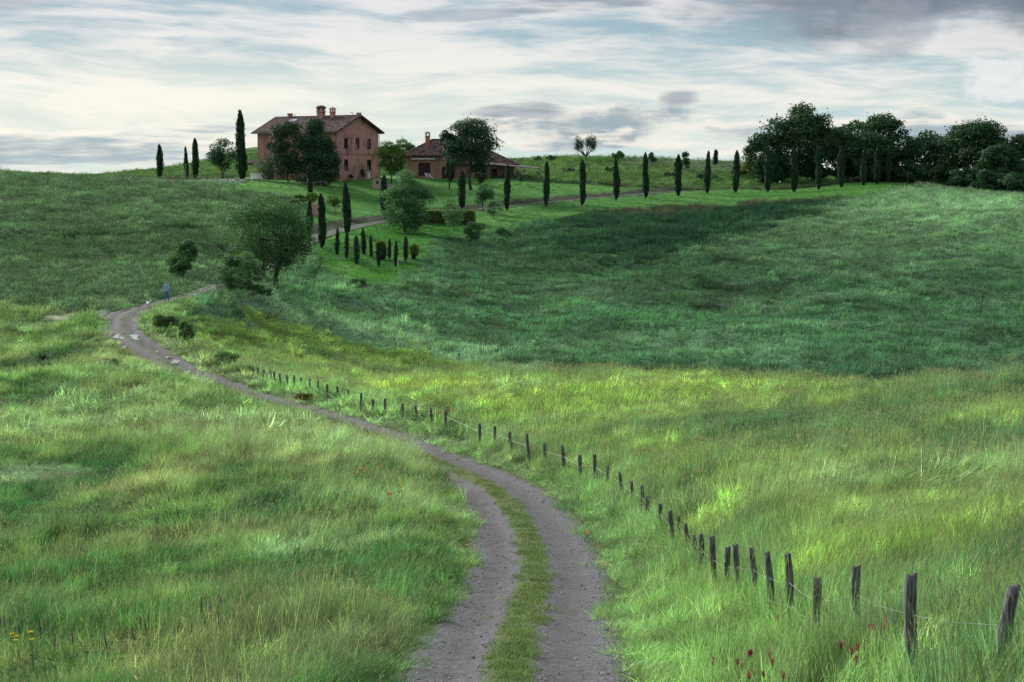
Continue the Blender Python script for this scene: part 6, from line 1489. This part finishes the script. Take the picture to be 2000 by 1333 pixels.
# ------------------------------------------------------------------ puddles
WATER = simple('puddle_water', (0.30, 0.30, 0.29), (0.38, 0.38, 0.37), 2, rough=0.08, spec=1.0)  # part of the sky's reflection is painted in by the pale base
def puddle(u, v, w, h, seed):
    p = base_at(u, v, 90); off, rz = road_off(np.array([p.x]), np.array([p.y]))
    r = np.random.default_rng(seed); s = px2m(p.y); _, e = ray(u, v)
    dep = h * s / max(0.05, abs(e)) * 1.0; n = 22; V = [(0, 0, 0)]
    for k in range(n):
        a = math.tau * k / n; rr = 1 + .22 * math.sin(2 * a + seed) + .16 * math.sin(5 * a + 2 * seed) + r.normal(0, .06)
        V.append((w * s / 2 * rr * math.cos(a), dep / 2 * rr * math.sin(a), 0))
    z = p.z
    pa, pd = [q[0] for q in prof], [q[1] for q in prof]
    X_ = np.array([p.x + q[0] for q in V]); Y_ = np.array([p.y + q[1] for q in V]); o2, r2_ = road_off(X_, Y_); w2 = road_w(Y_)
    Zp = np.where(np.abs(o2) < 2.3, r2_ + np.interp(o2 / w2, pa, pd) * 0.4 + 0.028, z_ground(X_, Y_) + 0.03)
    V = [(q[0], q[1], float(zz) - z) for q, zz in zip(V, Zp)]
    me = new_mesh('puddle', V, [(0, 1 + k, 1 + (k + 1) % n) for k in range(n)], WATER)
    tag(link('puddle', me, None, (p.x, p.y, z)), kind='structure')
for i, q in enumerate([(247,661,44,3.5),(262,657,20,3.5),(228,657,12,3),(341,708,20,5),(305,688,11,2.2),(326,699,9,2.2),(367,727,10,2),(192,623,18,4),(243,679,8,2.5),(210,650,6,2.5)]): puddle(*q, 40 + i)

# ------------------------------------------------------------------ flowers
RED = simple('poppy_petals', (0.60, 0.035, 0.02), (0.72, 0.07, 0.03), 9); CRIM = simple('crimson_petals', (0.30, 0.012, 0.06), (0.42, 0.025, 0.09), 9); STEM = simple('green_stem', (0.05, 0.11, 0.03), (0.08, 0.15, 0.05), 4)
YEL = simple('yellow_petals', (0.60, 0.48, 0.03), (0.70, 0.58, 0.06), 9); PURP = simple('purple_spike', (0.09, 0.035, 0.09), (0.15, 0.06, 0.13), 9)
def flower_mesh(kind, seed):
    r = np.random.default_rng(seed); b = MB()
    if kind in ('poppy', 'yellow'):
        b.tube([(0, 0, 0), (.02, 0, .6)], .005, 4, 1)
        for k in range(5):
            a = math.tau * k / 5; c, d = math.cos(a), math.sin(a)
            b.add([(.02, 0, .60), (.02 + .03 * c - .022 * d, .03 * d + .022 * c, .635), (.02 + .045 * c, .045 * d, .65), (.02 + .03 * c + .022 * d, .03 * d - .022 * c, .635)], [(0, 1, 2, 3)], 0)
        return new_mesh(kind, b.V, b.F, [RED if kind == 'poppy' else YEL, STEM], b.M)
    if kind == 'clover':
        b.tube([(0, 0, 0), (.015, 0, .62)], .005, 4, 1); b.lathe([(.010, .61), (.020, .64), (.017, .69), (.006, .73)], 7, 0, Matrix.Translation((.015, 0, 0)))
        for k in range(60): a = r.uniform(0, 6.28); z = r.uniform(.61, .73); c, d = math.cos(a), math.sin(a); b.add([(.015 + .012 * c, .012 * d, z), (.015 + .034 * c - .007 * d, .034 * d + .007 * c, z + .012), (.015 + .034 * c + .007 * d, .034 * d - .007 * c, z + .022)], [(0, 1, 2)], 0)
        return new_mesh(kind, b.V, b.F, [CRIM, STEM], b.M)
    b.tube([(0, 0, 0), (.03, 0, .75)], .006, 4, 1); b.lathe([(.008, .72), (.017, .78), (.014, .93), (.004, 1.02)], 6, 0, Matrix.Translation((.03, 0, 0)))
    return new_mesh(kind, b.V, b.F, [PURP, STEM], b.M)
FM = {k: flower_mesh(k, 3) for k in ('poppy', 'yellow', 'clover', 'spike')}
NAMES = {'poppy': ('poppy', 'red poppy standing in the tall grass beside the road', 'poppy', 'red poppies near the road'), 'yellow': ('yellow_flower', 'tiny yellow flower in the tall grass', 'flower', 'yellow flowers in the meadow'),
         'clover': ('crimson_flower', 'crimson flower head in the grass below the near fence posts', 'flower', 'crimson flowers below the fence'), 'spike': ('purple_flower_spike', 'dark purple flower spike in the left meadow grass', 'flower spike', 'purple flower spikes in the meadow')}
def flower(kind, u, v, sc_=1.0):
    """head seen at (u, v)"""
    hh = {'poppy': .63, 'yellow': .63, 'clover': .67, 'spike': .9}[kind] * sc_
    a, e = ray(u, v); Ds = _D2; zz = z_ground(a * Ds, Ds) + hh; ok = np.nonzero(zz >= e * Ds)[0]; D = float(Ds[ok[0]]) if len(ok) else 30.0
    x, y = a * D, D; q_, _z = road_off(np.array([x]), np.array([y])); zs = sc_
    if abs(float(q_[0])) < 1.9:       # short plants on the trodden strip
        D = hit(u, v).y; x, y = a * D, D; hh *= 0.25; zs = sc_ * 0.25
    o = link(NAMES[kind][0], FM[kind], None, (x, y, e * D - hh if zs == sc_ else zg(x, y)), (random.uniform(-.12, .12), random.uniform(-.12, .12), random.uniform(0, 6.28))); o.scale = (sc_, sc_, zs)
    o.data = FM[kind]; return tag(o, *NAMES[kind][1:])
for u, v in [(1440,1295),(1443,1301),(1472,1273),(1458,1275),(1502,1281),(1520,1294),(1464,1316),(1466,1322),(1500,1315),(1528,1320),(1391,1288),(1697,1224),(1701,1229),(1726,1217),(1731,1227),(1644,1259),(1655,1271),(1679,1268),(1667,1290),(1512,1206)]: flower('clover', u, v, random.uniform(0.68, 0.8))
for u, v in [(1144,1048),(1146,1052),(1148,1053),(1168,1078),(1165,1085),(1172,1111),(1184,1114),(1022,1056),(1044,1038),(1059,971),(1020,957),(1012,951),(911,1074),(778,962),(784,959),(768,965),(763,965),(780,948),(760,962),(786,951),(740,905),(738,908),(746,907),(703,918),(699,922),(706,918),(709,914),(715,920),(668,950),(675,955),(697,898),(503,812),(516,815),(530,816),(532,810),(513,820),(510,805)]: flower('poppy', u, v, 1.0 if v > 930 else 1.15)
for u, v in [(30,1238),(58,1232),(62,1248),(18,1252),(1148,1034),(40,1244)]: flower('yellow', u, v, 1.2)
for u, v in [(388,1172),(394,1182),(401,1178),(406,1190),(412,1170),(418,1180),(426,1175),(430,1158),(440,1172),(420,1196),(430,1208),(460,1190),(286,1198),(276,1210),(290,1220),(262,1232),(5,1212),(12,1208),(25,1210),(42,1214),(78,1216),(40,1228),(97,1250),(146,1244),(218,1250),(363,1222),(400,1210)]: flower('spike', u, v, random.uniform(.62, .8))
# poppies too many to count along the verge: one scattered mass
def mass(name, kind, pts, sc_, n):
    P = []
    for (u, v, w, h) in pts:
        for k in range(n // 2):
            uu, vv = u + rng.normal(0, w / 2), v + rng.normal(0, h / 2); p = over_ground(uu, vv, .6); o1, _z = road_off(np.array([p.x]), np.array([p.y]))
            if float(o1[0]) > 2.1 or float(o1[0]) < -2.1: P.append((p.x, p.y, p.z + .30))
    P = np.array(P); m = bpy.data.objects.new(kind + '_flower', FM[kind]); s_ = np.full(len(P), sc_) * rng.uniform(.8, 1.25, len(P))
    instancer(name, P, np.stack([rng.normal(0, .15, len(P)), rng.normal(0, .15, len(P)), rng.uniform(0, 6, len(P))], 1), np.stack([s_, s_, s_], 1), np.ones((len(P), 3)), coll(name, [m]))
mass('poppies', 'poppy', [(640,800,26,10),(655,796,22,8),(700,812,30,10),(722,820,24,10),(735,828,20,10),(345,690,16,8),(362,700,14,8),(810,855,30,12),(868,880,24,12),(915,902,16,14),(845,880,20,14),(800,845,16,8),(1060,990,14,12),(870,815,20,8),(985,960,14,10)], 0.85, 30)
